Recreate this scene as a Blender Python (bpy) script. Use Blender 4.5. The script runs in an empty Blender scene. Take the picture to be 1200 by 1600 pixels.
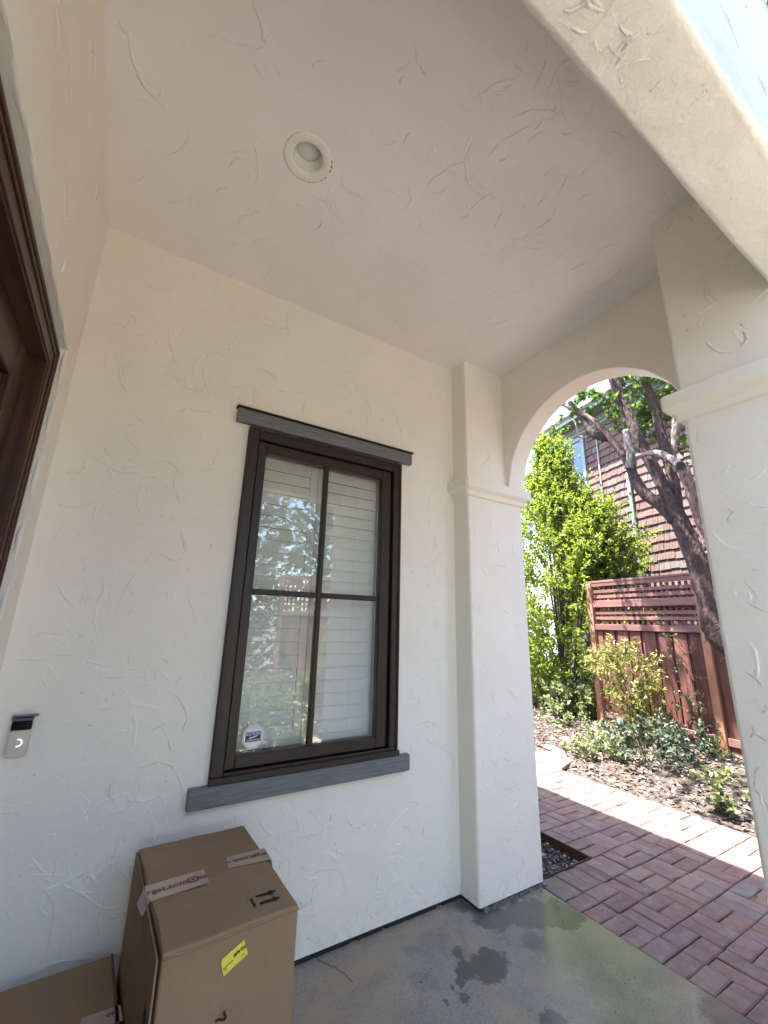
import bpy, bmesh, math, random
import numpy as np
from mathutils import Vector, Matrix

scene = bpy.context.scene
C = scene.collection
R = random.Random(7)
NR = np.random.default_rng(11)

# ------------------------------------------------------------------ camera
FPX, YAW, PITCH, ROLL = 654.87, 0.548025, 0.257989, 0.025552
CAM = Vector((0.33299, -2.15008, 1.48175))
_cy, _sy, _cp, _sp = math.cos(YAW), math.sin(YAW), math.cos(PITCH), math.sin(PITCH)
_f = Vector((_sy * _cp, _cy * _cp, _sp))
_r = Vector((_cy, -_sy, 0))
_u = _r.cross(_f)
CR = _r * math.cos(ROLL) + _u * math.sin(ROLL)
CU = _u * math.cos(ROLL) - _r * math.sin(ROLL)
cam_d = bpy.data.cameras.new('camera')
cam = bpy.data.objects.new('camera', cam_d)
C.objects.link(cam)
cam.matrix_world = Matrix(((CR.x, CU.x, -_f.x, CAM.x), (CR.y, CU.y, -_f.y, CAM.y), (CR.z, CU.z, -_f.z, CAM.z), (0, 0, 0, 1)))
cam_d.sensor_fit = 'HORIZONTAL'
cam_d.sensor_width = 36.0
cam_d.lens = FPX / 1200.0 * 36.0
cam_d.clip_start = 0.02
cam_d.clip_end = 600
scene.camera = cam

# ------------------------------------------------------------------ light
SUN = Vector((-0.31, 0.17, 1.0)).normalized()
world = bpy.data.worlds.new('World')
scene.world = world
world.use_nodes = True
wt = world.node_tree
sky = wt.nodes.new('ShaderNodeTexSky')
sky.sky_type = 'NISHITA'
sky.sun_disc = False
sky.sun_elevation = math.asin(SUN.z)
sky.sun_rotation = math.atan2(SUN.x, SUN.y)
sky.air_density = 1.0
sky.dust_density = 1.5
bg = wt.nodes['Background']
bg.inputs['Strength'].default_value = 0.125
wt.links.new(sky.outputs[0], bg.inputs['Color'])
sun_d = bpy.data.lights.new('sun', 'SUN')
sun_d.energy = 4.2
sun_d.angle = math.radians(0.53)
sun_d.color = (1.0, 0.96, 0.90)
sun = bpy.data.objects.new('sun', sun_d)
C.objects.link(sun)
sun.rotation_euler = SUN.to_track_quat('Z', 'Y').to_euler()
scene.view_settings.view_transform = 'Standard'
scene.view_settings.look = 'None'
scene.view_settings.gamma = 1
scene.view_settings.use_curve_mapping = False
scene.view_settings.exposure = 3.3
scene.render.engine = 'CYCLES'
scene.cycles.max_bounces = 14
scene.cycles.diffuse_bounces = 10
scene.cycles.glossy_bounces = 4
scene.cycles.transparent_max_bounces = 16
scene.cycles.sample_clamp_indirect = 6.0
scene.cycles.use_denoising = True


def at(px, py, ax, val):
    """point where the sight line through a photo pixel meets the plane axis=val"""
    d = _f + CR * ((px - 600) / FPX) - CU * ((py - 800) / FPX)
    return CAM + d * ((val - CAM[ax]) / d[ax])


# ------------------------------------------------------------------ materials
def nodes_of(name):
    m = bpy.data.materials.new(name)
    m.use_nodes = True
    return m, m.node_tree, m.node_tree.nodes['Principled BSDF']


def N(t, kind, **kw):
    n = t.nodes.new(kind)
    for k, v in kw.items():
        if k in n.inputs.keys():
            n.inputs[k].default_value = v
        else:
            setattr(n, k, v)
    return n


def ramp(t, fac, stops):
    n = t.nodes.new('ShaderNodeValToRGB')
    e = n.color_ramp.elements
    while len(e) < len(stops):
        e.new(0.5)
    for i, (p, c) in enumerate(stops):
        e[i].position = p
        e[i].color = (*c, 1) if len(c) == 3 else c
    t.links.new(fac, n.inputs[0])
    return n.outputs[0]


def coords(t, scale=(1, 1, 1), kind='Object'):
    tc = t.nodes.new('ShaderNodeTexCoord')
    mp = t.nodes.new('ShaderNodeMapping')
    mp.inputs['Scale'].default_value = scale
    t.links.new(tc.outputs[kind], mp.inputs[0])
    return mp.outputs[0]


def noise(t, co, scale, detail=4, rough=0.55, dist=0.0):
    n = N(t, 'ShaderNodeTexNoise', Scale=scale, Detail=detail, Roughness=rough, Distortion=dist)
    t.links.new(co, n.inputs['Vector'])
    return n.outputs['Fac']


def bump(t, h, strength, dist, normal=None):
    b = N(t, 'ShaderNodeBump', Strength=strength, Distance=dist)
    t.links.new(h, b.inputs['Height'])
    if normal is not None:
        t.links.new(normal, b.inputs['Normal'])
    return b.outputs[0]


def mixc(t, fac, a, b, mode='MIX'):
    n = t.nodes.new('ShaderNodeMix')
    n.data_type = 'RGBA'
    n.blend_type = mode
    for sock, v in ((n.inputs[0], fac), (n.inputs[6], a), (n.inputs[7], b)):
        if isinstance(v, (int, float)):
            sock.default_value = v
        elif isinstance(v, tuple):
            sock.default_value = (*v, 1)
        else:
            t.links.new(v, sock)
    return n.outputs[2]


def math_n(t, op, a, b=None, clamp=False):
    n = t.nodes.new('ShaderNodeMath')
    n.operation = op
    n.use_clamp = clamp
    for i, v in enumerate((a, b)):
        if v is None:
            continue
        if isinstance(v, (int, float)):
            n.inputs[i].default_value = v
        else:
            t.links.new(v, n.inputs[i])
    return n.outputs[0]


def simple(name, col, rough=0.6, var=0.0, scale=20, bmp=0.0, bscale=80, metal=0.0, spec=0.5, stretch=(1, 1, 1)):
    m, t, p = nodes_of(name)
    p.inputs['Roughness'].default_value = rough
    p.inputs['Metallic'].default_value = metal
    p.inputs['Specular IOR Level'].default_value = spec
    co = coords(t, stretch)
    if var:
        f = noise(t, co, scale, 5)
        c = ramp(t, f, [(0.25, tuple(x * (1 - var) for x in col)), (0.75, tuple(min(1, x * (1 + var)) for x in col))])
        t.links.new(c, p.inputs['Base Color'])
    else:
        p.inputs['Base Color'].default_value = (*col, 1)
    if bmp:
        t.links.new(bump(t, noise(t, co, bscale, 4), bmp, 0.002), p.inputs['Normal'])
    return m


def stucco(name, col, coarse=0.5):
    m, t, p = nodes_of(name)
    co = coords(t)
    p.inputs['Roughness'].default_value = 0.62
    p.inputs['Specular IOR Level'].default_value = 0.3
    f = noise(t, co, 2.3, 5, 0.6)
    c = ramp(t, f, [(0.3, tuple(x * 0.955 for x in col)), (0.7, tuple(min(0.9, x * 1.02) for x in col))])
    g = noise(t, co, 16, 5, 0.65, 0.6)
    c = mixc(t, math_n(t, 'MULTIPLY', ramp(t, g, [(0.62, (0, 0, 0)), (0.8, (1, 1, 1))]), 0.05), c, (0.45, 0.40, 0.34))
    gp = t.nodes.new('ShaderNodeNewGeometry')
    sp = t.nodes.new('ShaderNodeSeparateXYZ')
    t.links.new(gp.outputs['Position'], sp.inputs[0])
    mr = N(t, 'ShaderNodeMapRange')
    t.links.new(sp.outputs[2], mr.inputs[0])
    mr.inputs[1].default_value = 0.20
    mr.inputs[2].default_value = 0.02
    dn = noise(t, gp.outputs['Position'], 30, 6, 0.75)
    dirt = math_n(t, 'MULTIPLY', mr.outputs[0], ramp(t, dn, [(0.5, (0, 0, 0)), (0.72, (0.35, 0.35, 0.35))]), True)
    c = mixc(t, dirt, c, (0.20, 0.17, 0.135))
    t.links.new(c, p.inputs['Base Color'])
    b1 = bump(t, noise(t, co, 5.0, 3, 0.5, 0.8), 0.6, 0.016 * coarse)
    b2 = bump(t, noise(t, co, 42, 6, 0.62, 0.4), 0.6, 0.0045 * coarse, b1)
    b3 = bump(t, noise(t, co, 260, 3, 0.6), 0.35, 0.0008, b2)
    t.links.new(b3, p.inputs['Normal'])
    return m


M = {}
M['stucco'] = stucco('cream_stucco', (0.82, 0.785, 0.695))
M['stucco_rough'] = stucco('coarse_cream_stucco', (0.82, 0.785, 0.695), 1.5)
M['stucco_sky_tint'] = stucco('sky_tinted_stucco', (0.56, 0.575, 0.60), 2.2)  # bluish skylight painted into the outside stucco colour
M['ceiling'] = stucco('ceiling_plaster', (0.81, 0.765, 0.735), 0.7)
M['brown'] = simple('dark_brown_paint', (0.024, 0.016, 0.012), 0.45, 0.16, 8, 0.15, 120)
M['black'] = simple('black_flashing', (0.012, 0.012, 0.012), 0.55)
M['grey_trim'] = simple('grey_painted_board', (0.150, 0.162, 0.172), 0.6, 0.30, 9, 0.5, 60, stretch=(1, 6, 10))
M['white_paint'] = simple('white_shutter_paint', (0.82, 0.81, 0.77), 0.45, 0.02, 5)
M['lamp_white'] = simple('white_enamel', (0.76, 0.74, 0.69), 0.4, 0.02, 5)
M['lens_glass'] = simple('frosted_lens', (0.66, 0.65, 0.61), 0.35)
M['dark_gap'] = simple('dark_foundation', (0.02, 0.02, 0.02), 0.9, 0.5, 30)
M['silver'] = simple('satin_nickel', (0.50, 0.49, 0.47), 0.36, 0.04, 30, metal=0.85, stretch=(8, 8, 1))
M['gloss_black'] = simple('black_gloss', (0.006, 0.006, 0.008), 0.12)
M['smoke_plastic'] = simple('smoky_plastic', (0.09, 0.10, 0.11), 0.25)
M['room'] = simple('room_dark', (0.10, 0.09, 0.08), 0.9)
M['print_black'] = simple('black_ink', (0.012, 0.011, 0.010), 0.7)
M['print_red'] = simple('red_ink', (0.22, 0.025, 0.03), 0.6)
M['print_blue'] = simple('navy_ink', (0.016, 0.022, 0.115), 0.5)
M['print_white'] = simple('white_sticker', (0.78, 0.78, 0.78), 0.5)
M['print_grey'] = simple('grey_ink', (0.16, 0.15, 0.13), 0.6)
M['label_yellow'] = simple('yellow_label', (0.72, 0.66, 0.07), 0.55, 0.05, 20)
M['label_ink'] = simple('olive_ink', (0.10, 0.09, 0.02), 0.6)
M['tape'] = simple('packing_tape', (0.43, 0.325, 0.245), 0.28, 0.06, 30)
M['gutter'] = simple('pale_gutter_paint', (0.26, 0.285, 0.28), 0.45, 0.1, 6)
M['fascia'] = simple('grey_green_fascia', (0.13, 0.155, 0.145), 0.6, 0.1, 6)
M['pipe'] = simple('painted_downpipe', (0.20, 0.23, 0.225), 0.4, 0.1, 5)
M['cut_wood'] = simple('dark_cut_end', (0.018, 0.02, 0.018), 0.7)
M['rust'] = simple('rusty_edging', (0.07, 0.035, 0.022), 0.8, 0.4, 20)
M['roof'] = simple('grey_roof', (0.10, 0.10, 0.10), 0.9, 0.2, 8)

m, t, p = nodes_of('ring_light')
p.inputs['Base Color'].default_value = (0.8, 0.85, 1, 1)
p.inputs['Emission Color'].default_value = (0.85, 0.92, 1, 1)
p.inputs['Emission Strength'].default_value = 0.12
M['led'] = m


def glass_mat():
    m = bpy.data.materials.new('window_glass')
    m.use_nodes = True
    t = m.node_tree
    t.nodes.remove(t.nodes['Principled BSDF'])
    out = t.nodes['Material Output']
    fr = N(t, 'ShaderNodeFresnel', IOR=2.5)
    tr = t.nodes.new('ShaderNodeBsdfTransparent')
    tr.inputs[0].default_value = (0.93, 0.95, 0.94, 1)
    gl = t.nodes.new('ShaderNodeBsdfGlossy')
    gl.inputs['Roughness'].default_value = 0.0
    co = coords(t)
    t.links.new(bump(t, noise(t, co, 2.0, 1), 0.03, 0.004), gl.inputs['Normal'])
    mx = t.nodes.new('ShaderNodeMixShader')
    geo = t.nodes.new('ShaderNodeNewGeometry')
    t.links.new(math_n(t, 'MULTIPLY', fr.outputs[0], math_n(t, 'SUBTRACT', 1.0, geo.outputs['Backfacing'])), mx.inputs[0])
    t.links.new(tr.outputs[0], mx.inputs[1])
    t.links.new(gl.outputs[0], mx.inputs[2])
    t.links.new(mx.outputs[0], out.inputs[0])
    return m


M['glass'] = glass_mat()
M['win_trim'] = simple('blue_grey_window_trim', (0.16, 0.20, 0.225), 0.5, 0.08, 6)
M['far_glass'] = simple('house_window_glass', (0.05, 0.08, 0.12), 0.05, spec=0.9)


def wood(name, dark, light, axis, rough=0.5, rand=0.0, grain=1.0, spec=0.35):
    """planks with grain along one local axis (0 x, 1 y, 2 z)"""
    m, t, p = nodes_of(name)
    sc = [26.0, 26.0, 26.0]
    sc[axis] = 1.6
    co = coords(t, tuple(sc))
    oi = t.nodes.new('ShaderNodeObjectInfo')
    add = t.nodes.new('ShaderNodeVectorMath')
    add.operation = 'ADD'
    cb = t.nodes.new('ShaderNodeCombineXYZ')
    k = math_n(t, 'MULTIPLY', oi.outputs['Random'], 37.0)
    for i in range(3):
        t.links.new(k, cb.inputs[i])
    t.links.new(co, add.inputs[0])
    t.links.new(cb.outputs[0], add.inputs[1])
    f = noise(t, add.outputs[0], 1.0 * grain, 6, 0.62, 0.5)
    c = ramp(t, f, [(0.3, dark), (0.72, light)])
    if rand:
        hv = t.nodes.new('ShaderNodeHueSaturation')
        v = math_n(t, 'ADD', math_n(t, 'MULTIPLY', oi.outputs['Random'], 2 * rand), 1 - rand)
        t.links.new(v, hv.inputs['Value'])
        t.links.new(c, hv.inputs['Color'])
        c = hv.outputs[0]
    t.links.new(c, p.inputs['Base Color'])
    p.inputs['Roughness'].default_value = rough
    p.inputs['Specular IOR Level'].default_value = spec
    t.links.new(bump(t, f, 0.35, 0.002), p.inputs['Normal'])
    return m


M['door_wood'] = wood('stained_door_wood', (0.036, 0.016, 0.010), (0.105, 0.046, 0.026), 2, 0.42)
M['door_wood_y'] = wood('stained_door_head_wood', (0.036, 0.016, 0.010), (0.100, 0.043, 0.024), 1, 0.42)
M['redwood'] = wood('redwood_board', (0.066, 0.023, 0.018), (0.158, 0.058, 0.043), 2, 0.7, 0.3)
M['redwood_rail'] = wood('redwood_rail', (0.115, 0.052, 0.045), (0.195, 0.093, 0.080), 1, 0.65, 0.15)
M['redwood_post'] = wood('cedar_post', (0.21, 0.095, 0.058), (0.34, 0.165, 0.105), 2, 0.65, 0.1)


def cardboard():
    m, t, p = nodes_of('brown_cardboard')
    co = coords(t)
    f = noise(t, co, 4, 4)
    g = noise(t, coords(t, (90, 90, 500)), 1.0, 3)
    c = ramp(t, f, [(0.3, (0.255, 0.160, 0.088)), (0.7, (0.300, 0.192, 0.110))])
    c = mixc(t, 0.10, c, ramp(t, g, [(0.3, (0.20, 0.125, 0.075)), (0.7, (0.33, 0.22, 0.14))]))
    s = noise(t, co, 60, 2)
    c = mixc(t, ramp(t, s, [(0.70, (0, 0, 0)), (0.78, (0.35, 0.35, 0.35))]), c, (0.20, 0.12, 0.075))
    t.links.new(c, p.inputs['Base Color'])
    p.inputs['Roughness'].default_value = 0.75
    p.inputs['Specular IOR Level'].default_value = 0.25
    b = bump(t, noise(t, co, 7, 3), 0.5, 0.02)
    sc_ = noise(t, coords(t, (3, 40, 40)), 1.0, 4, 0.7)
    c = mixc(t, ramp(t, sc_, [(0.60, (0, 0, 0)), (0.72, (0.30, 0.30, 0.30))]), c, (0.36, 0.25, 0.155))
    t.links.new(c, p.inputs['Base Color'])
    t.links.new(bump(t, g, 0.12, 0.0012, b), p.inputs['Normal'])
    return m


M['cardboard'] = cardboard()
M['cardboard_dark'] = simple('cardboard_edge', (0.11, 0.068, 0.042), 0.85, 0.2, 60)


def concrete():
    m, t, p = nodes_of('wet_patched_concrete')
    co = coords(t)
    f1 = noise(t, co, 1.6, 6, 0.65, 0.3)
    f2 = noise(t, co, 7, 6, 0.7)
    f3 = noise(t, co, 90, 4, 0.7)
    c = ramp(t, f1, [(0.28, (0.165, 0.145, 0.120)), (0.5, (0.245, 0.222, 0.190)), (0.72, (0.345, 0.305, 0.250))])
    c = mixc(t, 0.35, c, ramp(t, f2, [(0.34, (0.10, 0.092, 0.082)), (0.68, (0.40, 0.355, 0.295))]))
    c = mixc(t, 0.42, c, ramp(t, f3, [(0.32, (0.08, 0.078, 0.072)), (0.68, (0.37, 0.345, 0.31))]))

    def blob(x, y, r, soft, warp, wscale):
        vm = t.nodes.new('ShaderNodeVectorMath')
        vm.operation = 'DISTANCE'
        t.links.new(co, vm.inputs[0])
        vm.inputs[1].default_value = (x, y, 0)
        n = noise(t, co, wscale, 5, 0.6)
        n2 = noise(t, co, wscale * 5, 4, 0.65)
        d = math_n(t, 'ADD', vm.outputs['Value'], math_n(t, 'MULTIPLY', math_n(t, 'SUBTRACT', n, 0.5), warp))
        d = math_n(t, 'ADD', d, math_n(t, 'MULTIPLY', math_n(t, 'SUBTRACT', n2, 0.5), warp * 0.4))
        mr = N(t, 'ShaderNodeMapRange')
        mr.interpolation_type = 'SMOOTHSTEP'
        t.links.new(d, mr.inputs[0])
        mr.inputs[1].default_value = r + soft
        mr.inputs[2].default_value = r - soft
        return mr.outputs[0]

    bn = noise(t, co, 2.1, 6, 0.7, 0.4)
    c = mixc(t, ramp(t, bn, [(0.46, (0, 0, 0)), (0.64, (0.6, 0.6, 0.6))]), c, (0.36, 0.265, 0.175))
    sp_ = noise(t, co, 55, 3, 0.6)
    c = mixc(t, ramp(t, sp_, [(0.69, (0, 0, 0)), (0.75, (0.7, 0.7, 0.7))]), c, (0.07, 0.062, 0.055))
    damp = None
    for x, y, r, s in ((1.985, -0.43, 0.085, 0.012), (1.90, -0.40, 0.055, 0.01), (2.42, -0.27, 0.11, 0.012), (2.50, -0.30, 0.12, 0.012), (2.60, -0.36, 0.13, 0.02), (2.33, -0.24, 0.05, 0.01), (2.05, -0.40, 0.07, 0.012), (2.18, -0.05, 0.05, 0.02), (2.30, -0.42, 0.07, 0.05),
                       (1.83, -0.43, 0.016, 0.005), (1.78, -0.43, 0.013, 0.005), (1.80, -0.50, 0.028, 0.01), (1.72, -0.47, 0.012, 0.004),
                       (2.02, -0.74, 0.05, 0.012), (1.93, -0.30, 0.03, 0.01), (2.75, -1.25, 0.3, 0.06), (2.25, -0.2, 0.10, 0.02)):
        b = blob(x, y, r, s, 0.13, 14)
        damp = b if damp is None else math_n(t, 'MAXIMUM', damp, b)
    edge = blob(2.2, 0.02, 0.09, 0.09, 0.05, 9)
    film = None
    for x, y, r, s in ((2.58, -0.86, 0.40, 0.14), (2.46, -0.44, 0.30, 0.10), (2.22, -1.2, 0.45, 0.16), (2.7, -0.35, 0.2, 0.06)):
        b = blob(x, y, r, s, 0.30, 5)
        film = b if film is None else math_n(t, 'MAXIMUM', film, b)
    stain = ramp(t, noise(t, co, 3.4, 7, 0.72, 0.6), [(0.54, (0, 0, 0)), (0.60, (1, 1, 1))])
    dark = math_n(t, 'MAXIMUM', math_n(t, 'MULTIPLY', damp, 0.80), math_n(t, 'MULTIPLY', stain, 0.22))
    c = mixc(t, math_n(t, 'MAXIMUM', dark, math_n(t, 'MULTIPLY', film, 0.38)), c, (0.055, 0.052, 0.048))
    t.links.new(c, p.inputs['Base Color'])
    r = math_n(t, 'SUBTRACT', 0.62, math_n(t, 'MULTIPLY', film, 0.50))
    r = math_n(t, 'SUBTRACT', r, math_n(t, 'MULTIPLY', damp, 0.12))
    r = math_n(t, 'ADD', r, math_n(t, 'MULTIPLY', math_n(t, 'SUBTRACT', f2, 0.5), 0.12), True)
    t.links.new(r, p.inputs['Roughness'])
    p.inputs['Coat Roughness'].default_value = 0.06
    brk = ramp(t, f2, [(0.40, (0.35, 0.35, 0.35)), (0.56, (0.62, 0.62, 0.62))])
    t.links.new(math_n(t, 'MULTIPLY', film, brk), p.inputs['Coat Weight'])
    t.links.new(bump(t, math_n(t, 'ADD', f3, math_n(t, 'MULTIPLY', f2, 1.5)), 0.35, 0.0016), p.inputs['Normal'])
    t.links.new(bump(t, noise(t, co, 6, 3), 0.25, 0.004), p.inputs['Coat Normal'])
    return m


M['concrete'] = concrete()


def brick_mat(name):
    m, t, p = nodes_of(name)
    co = coords(t, kind='Object')
    oi = t.nodes.new('ShaderNodeObjectInfo')
    geo = t.nodes.new('ShaderNodeNewGeometry')
    rnd = oi.outputs['Random'] if name == 'brick_clay' else geo.outputs['Random Per Island']
    add = t.nodes.new('ShaderNodeVectorMath')
    add.operation = 'ADD'
    cb = t.nodes.new('ShaderNodeCombineXYZ')
    k = math_n(t, 'MULTIPLY', rnd, 91.0)
    for i in range(3):
        t.links.new(k, cb.inputs[i])
    t.links.new(co, add.inputs[0])
    t.links.new(cb.outputs[0], add.inputs[1])
    v = add.outputs[0]
    base = ramp(t, rnd, [(0.0, (0.125, 0.066, 0.057)), (0.2, (0.165, 0.088, 0.070)), (0.42, (0.190, 0.103, 0.080)), (0.6, (0.145, 0.078, 0.068)),
                         (0.78, (0.205, 0.125, 0.095)), (0.93, (0.160, 0.105, 0.092)), (1.0, (0.135, 0.105, 0.095))])
    f = noise(t, v, 14, 5, 0.65)
    g = noise(t, v, 70, 4, 0.7)
    c = mixc(t, math_n(t, 'MULTIPLY', ramp(t, f, [(0.45, (0, 0, 0)), (0.75, (1, 1, 1))]), 0.65), base, (0.26, 0.195, 0.175))
    c = mixc(t, math_n(t, 'MULTIPLY', ramp(t, g, [(0.55, (0, 0, 0)), (0.72, (1, 1, 1))]), 0.30), c, (0.09, 0.05, 0.042))
    t.links.new(c, p.inputs['Base Color'])
    p.inputs['Roughness'].default_value = 0.72
    p.inputs['Specular IOR Level'].default_value = 0.35
    t.links.new(bump(t, math_n(t, 'ADD', g, f), 0.5, 0.003), p.inputs['Normal'])
    return m


M['brick'] = brick_mat('brick_clay')
M['brick_field'] = brick_mat('brick_clay_field')
M['sand'] = simple('dark_joint_sand', (0.055, 0.045, 0.038), 0.95, 0.5, 40, 0.5, 200)


def mulch_mat(name, chips=False):
    m, t, p = nodes_of(name)
    geo = t.nodes.new('ShaderNodeNewGeometry')
    co = coords(t)
    if chips:
        c = ramp(t, geo.outputs['Random Per Island'], [(0.0, (0.020, 0.013, 0.010)), (0.4, (0.045, 0.030, 0.023)), (0.65, (0.10, 0.072, 0.056)), (0.86, (0.24, 0.19, 0.155)), (1.0, (0.40, 0.34, 0.29))])
    else:
        f = noise(t, co, 22, 6, 0.7)
        c = ramp(t, f, [(0.3, (0.020, 0.014, 0.011)), (0.55, (0.060, 0.043, 0.034)), (0.8, (0.18, 0.14, 0.11))])
        t.links.new(bump(t, f, 1.0, 0.03), p.inputs['Normal'])
    t.links.new(c, p.inputs['Base Color'])
    p.inputs['Roughness'].default_value = 0.9
    return m


M['mulch'] = mulch_mat('bark_mulch_ground')
M['chips'] = mulch_mat('bark_chip', True)
M['earth'] = simple('dry_earth', (0.13, 0.10, 0.075), 0.95, 0.3, 1.2, 0.6, 12)


def leaf_mat(name, cols, trans=0.35, rough=0.4):
    m, t, p = nodes_of(name)
    geo = t.nodes.new('ShaderNodeNewGeometry')
    n = len(cols)
    c = ramp(t, geo.outputs['Random Per Island'], [(i / (n - 1), x) for i, x in enumerate(cols)])
    t.links.new(c, p.inputs['Base Color'])
    p.inputs['Roughness'].default_value = rough
    p.inputs['Specular IOR Level'].default_value = 0.4
    tr = t.nodes.new('ShaderNodeBsdfTranslucent')
    hv = N(t, 'ShaderNodeHueSaturation', Saturation=1.1, Value=1.25)
    t.links.new(c, hv.inputs['Color'])
    t.links.new(hv.outputs[0], tr.inputs[0])
    mx = t.nodes.new('ShaderNodeMixShader')
    mx.inputs[0].default_value = trans
    t.links.new(p.outputs[0], mx.inputs[1])
    t.links.new(tr.outputs[0], mx.inputs[2])
    t.links.new(mx.outputs[0], t.nodes['Material Output'].inputs[0])
    return m


M['leaf_bright'] = leaf_mat('bright_shrub_leaf', [(0.075, 0.115, 0.026), (0.135, 0.185, 0.032), (0.21, 0.25, 0.042), (0.27, 0.30, 0.06)], 0.52, 0.35)
M['leaf_tree'] = leaf_mat('tree_leaf', [(0.07, 0.12, 0.03), (0.11, 0.17, 0.04), (0.14, 0.20, 0.05)], 0.5)
M['leaf_dark'] = leaf_mat('dark_shrub_leaf', [(0.028, 0.045, 0.024), (0.050, 0.072, 0.038), (0.10, 0.12, 0.075)], 0.2, 0.5)
M['leaf_pale'] = leaf_mat('pale_herb_leaf', [(0.10, 0.13, 0.055), (0.15, 0.18, 0.075), (0.22, 0.23, 0.12)], 0.35, 0.3)
M['leaf_yellow'] = leaf_mat('yellow_green_leaf', [(0.12, 0.135, 0.035), (0.18, 0.19, 0.05), (0.26, 0.25, 0.09)], 0.4, 0.32)
M['leaf_dry'] = leaf_mat('dry_leaf', [(0.12, 0.06, 0.03), (0.22, 0.13, 0.07), (0.30, 0.22, 0.14)], 0.15, 0.7)
M['stem'] = simple('green_brown_stem', (0.07, 0.055, 0.03), 0.8, 0.2, 20)


def bark(name, a, b):
    m, t, p = nodes_of(name)
    co = coords(t, (1, 1, 0.4))
    f = noise(t, co, 20, 8, 0.66, 0.6)
    v = N(t, 'ShaderNodeTexVoronoi', Scale=26.0)
    v.feature = 'F1'
    t.links.new(co, v.inputs['Vector'])
    h = math_n(t, 'ADD', f, math_n(t, 'MULTIPLY', v.outputs['Distance'], 0.7))
    c = ramp(t, h, [(0.35, a), (0.75, b), (1.0, tuple(min(1, x * 1.8) for x in b))])
    t.links.new(c, p.inputs['Base Color'])
    p.inputs['Roughness'].default_value = 0.9
    t.links.new(bump(t, h, 1.0, 0.035), p.inputs['Normal'])
    return m


M['bark'] = bark('dark_rough_bark', (0.009, 0.0040, 0.0036), (0.027, 0.0125, 0.0105))
M['bark_red'] = bark('reddish_bark', (0.03, 0.015, 0.013), (0.10, 0.052, 0.045))
M['bark_pale'] = bark('pale_peeling_bark', (0.035, 0.025, 0.023), (0.12, 0.09, 0.08))


def shingle_mat(name):
    m, t, p = nodes_of(name)
    oi = t.nodes.new('ShaderNodeObjectInfo')
    geo = t.nodes.new('ShaderNodeNewGeometry')
    rnd = geo.outputs['Random Per Island'] if name.endswith('field') else oi.outputs['Random']
    co = coords(t, (60, 60, 4.0))
    add = t.nodes.new('ShaderNodeVectorMath')
    add.operation = 'ADD'
    cb = t.nodes.new('ShaderNodeCombineXYZ')
    k = math_n(t, 'MULTIPLY', rnd, 77.0)
    for i in range(3):
        t.links.new(k, cb.inputs[i])
    t.links.new(co, add.inputs[0])
    t.links.new(cb.outputs[0], add.inputs[1])
    base = ramp(t, rnd, [(0.0, (0.058, 0.022, 0.017)), (0.25, (0.098, 0.038, 0.030)), (0.45, (0.050, 0.030, 0.027)), (0.7, (0.120, 0.055, 0.044)), (0.85, (0.068, 0.054, 0.051)), (1.0, (0.100, 0.083, 0.078))])
    f = noise(t, add.outputs[0], 1.0, 5, 0.65)
    c = mixc(t, ramp(t, f, [(0.42, (0, 0, 0)), (0.68, (0.75, 0.75, 0.75))]), base, (0.150, 0.112, 0.105))
    c = mixc(t, ramp(t, f, [(0.30, (0.7, 0.7, 0.7)), (0.45, (0, 0, 0))]), c, (0.022, 0.013, 0.013))
    t.links.new(c, p.inputs['Base Color'])
    p.inputs['Roughness'].default_value = 0.85
    t.links.new(bump(t, f, 0.5, 0.004), p.inputs['Normal'])
    return m


M['shingle'] = shingle_mat('weathered_shingle')
M['shingle_field'] = shingle_mat('weathered_shingle_field')


# ------------------------------------------------------------------ builders
def link(o, parent=None):
    C.objects.link(o)
    if parent is not None:
        o.parent = parent
    return o


def tag(o, label=None, cat=None, group=None, kind=None):
    if label:
        o['label'] = label
    if cat:
        o['category'] = cat
    if group:
        o['group'] = group
    if kind:
        o['kind'] = kind
    return o


def empty(name, loc=(0, 0, 0), rz=0.0, **kw):
    o = bpy.data.objects.new(name, None)
    o.empty_display_size = 0.1
    o.location = loc
    o.rotation_euler = (0, 0, rz)
    link(o)
    return tag(o, **kw)


def finish(name, bm, mat, parent=None, smooth=False):
    bmesh.ops.recalc_face_normals(bm, faces=bm.faces)
    me = bpy.data.meshes.new(name)
    bm.to_mesh(me)
    bm.free()
    me.materials.append(mat)
    if smooth:
        me.polygons.foreach_set('use_smooth', [True] * len(me.polygons))
    return link(bpy.data.objects.new(name, me), parent)


def np_mesh(name, V, F, mat, parent=None, smooth=False):
    """V (n,3), F (m,k) numpy"""
    me = bpy.data.meshes.new(name)
    V = np.asarray(V, dtype=np.float32)
    F = np.asarray(F, dtype=np.int32)
    me.vertices.add(len(V))
    me.vertices.foreach_set('co', V.ravel())
    k = F.shape[1]
    me.loops.add(F.size)
    me.loops.foreach_set('vertex_index', F.ravel())
    me.polygons.add(len(F))
    me.polygons.foreach_set('loop_start', np.arange(0, F.size, k, dtype=np.int32))
    if smooth:
        me.polygons.foreach_set('use_smooth', np.ones(len(F), dtype=bool))
    me.update(calc_edges=True)
    me.materials.append(mat)
    return link(bpy.data.objects.new(name, me), parent)


def add_box(bm, x0, x1, y0, y1, z0, z1, mtx=None):
    vs = [bm.verts.new((x, y, z)) for x in (x0, x1) for y in (y0, y1) for z in (z0, z1)]
    if mtx is not None:
        for v in vs:
            v.co = mtx @ v.co
    fs = [bm.faces.new([vs[i] for i in q]) for q in ((0, 1, 3, 2), (4, 6, 7, 5), (0, 4, 5, 1), (2, 3, 7, 6), (0, 2, 6, 4), (1, 5, 7, 3))]
    return vs, fs


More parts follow.
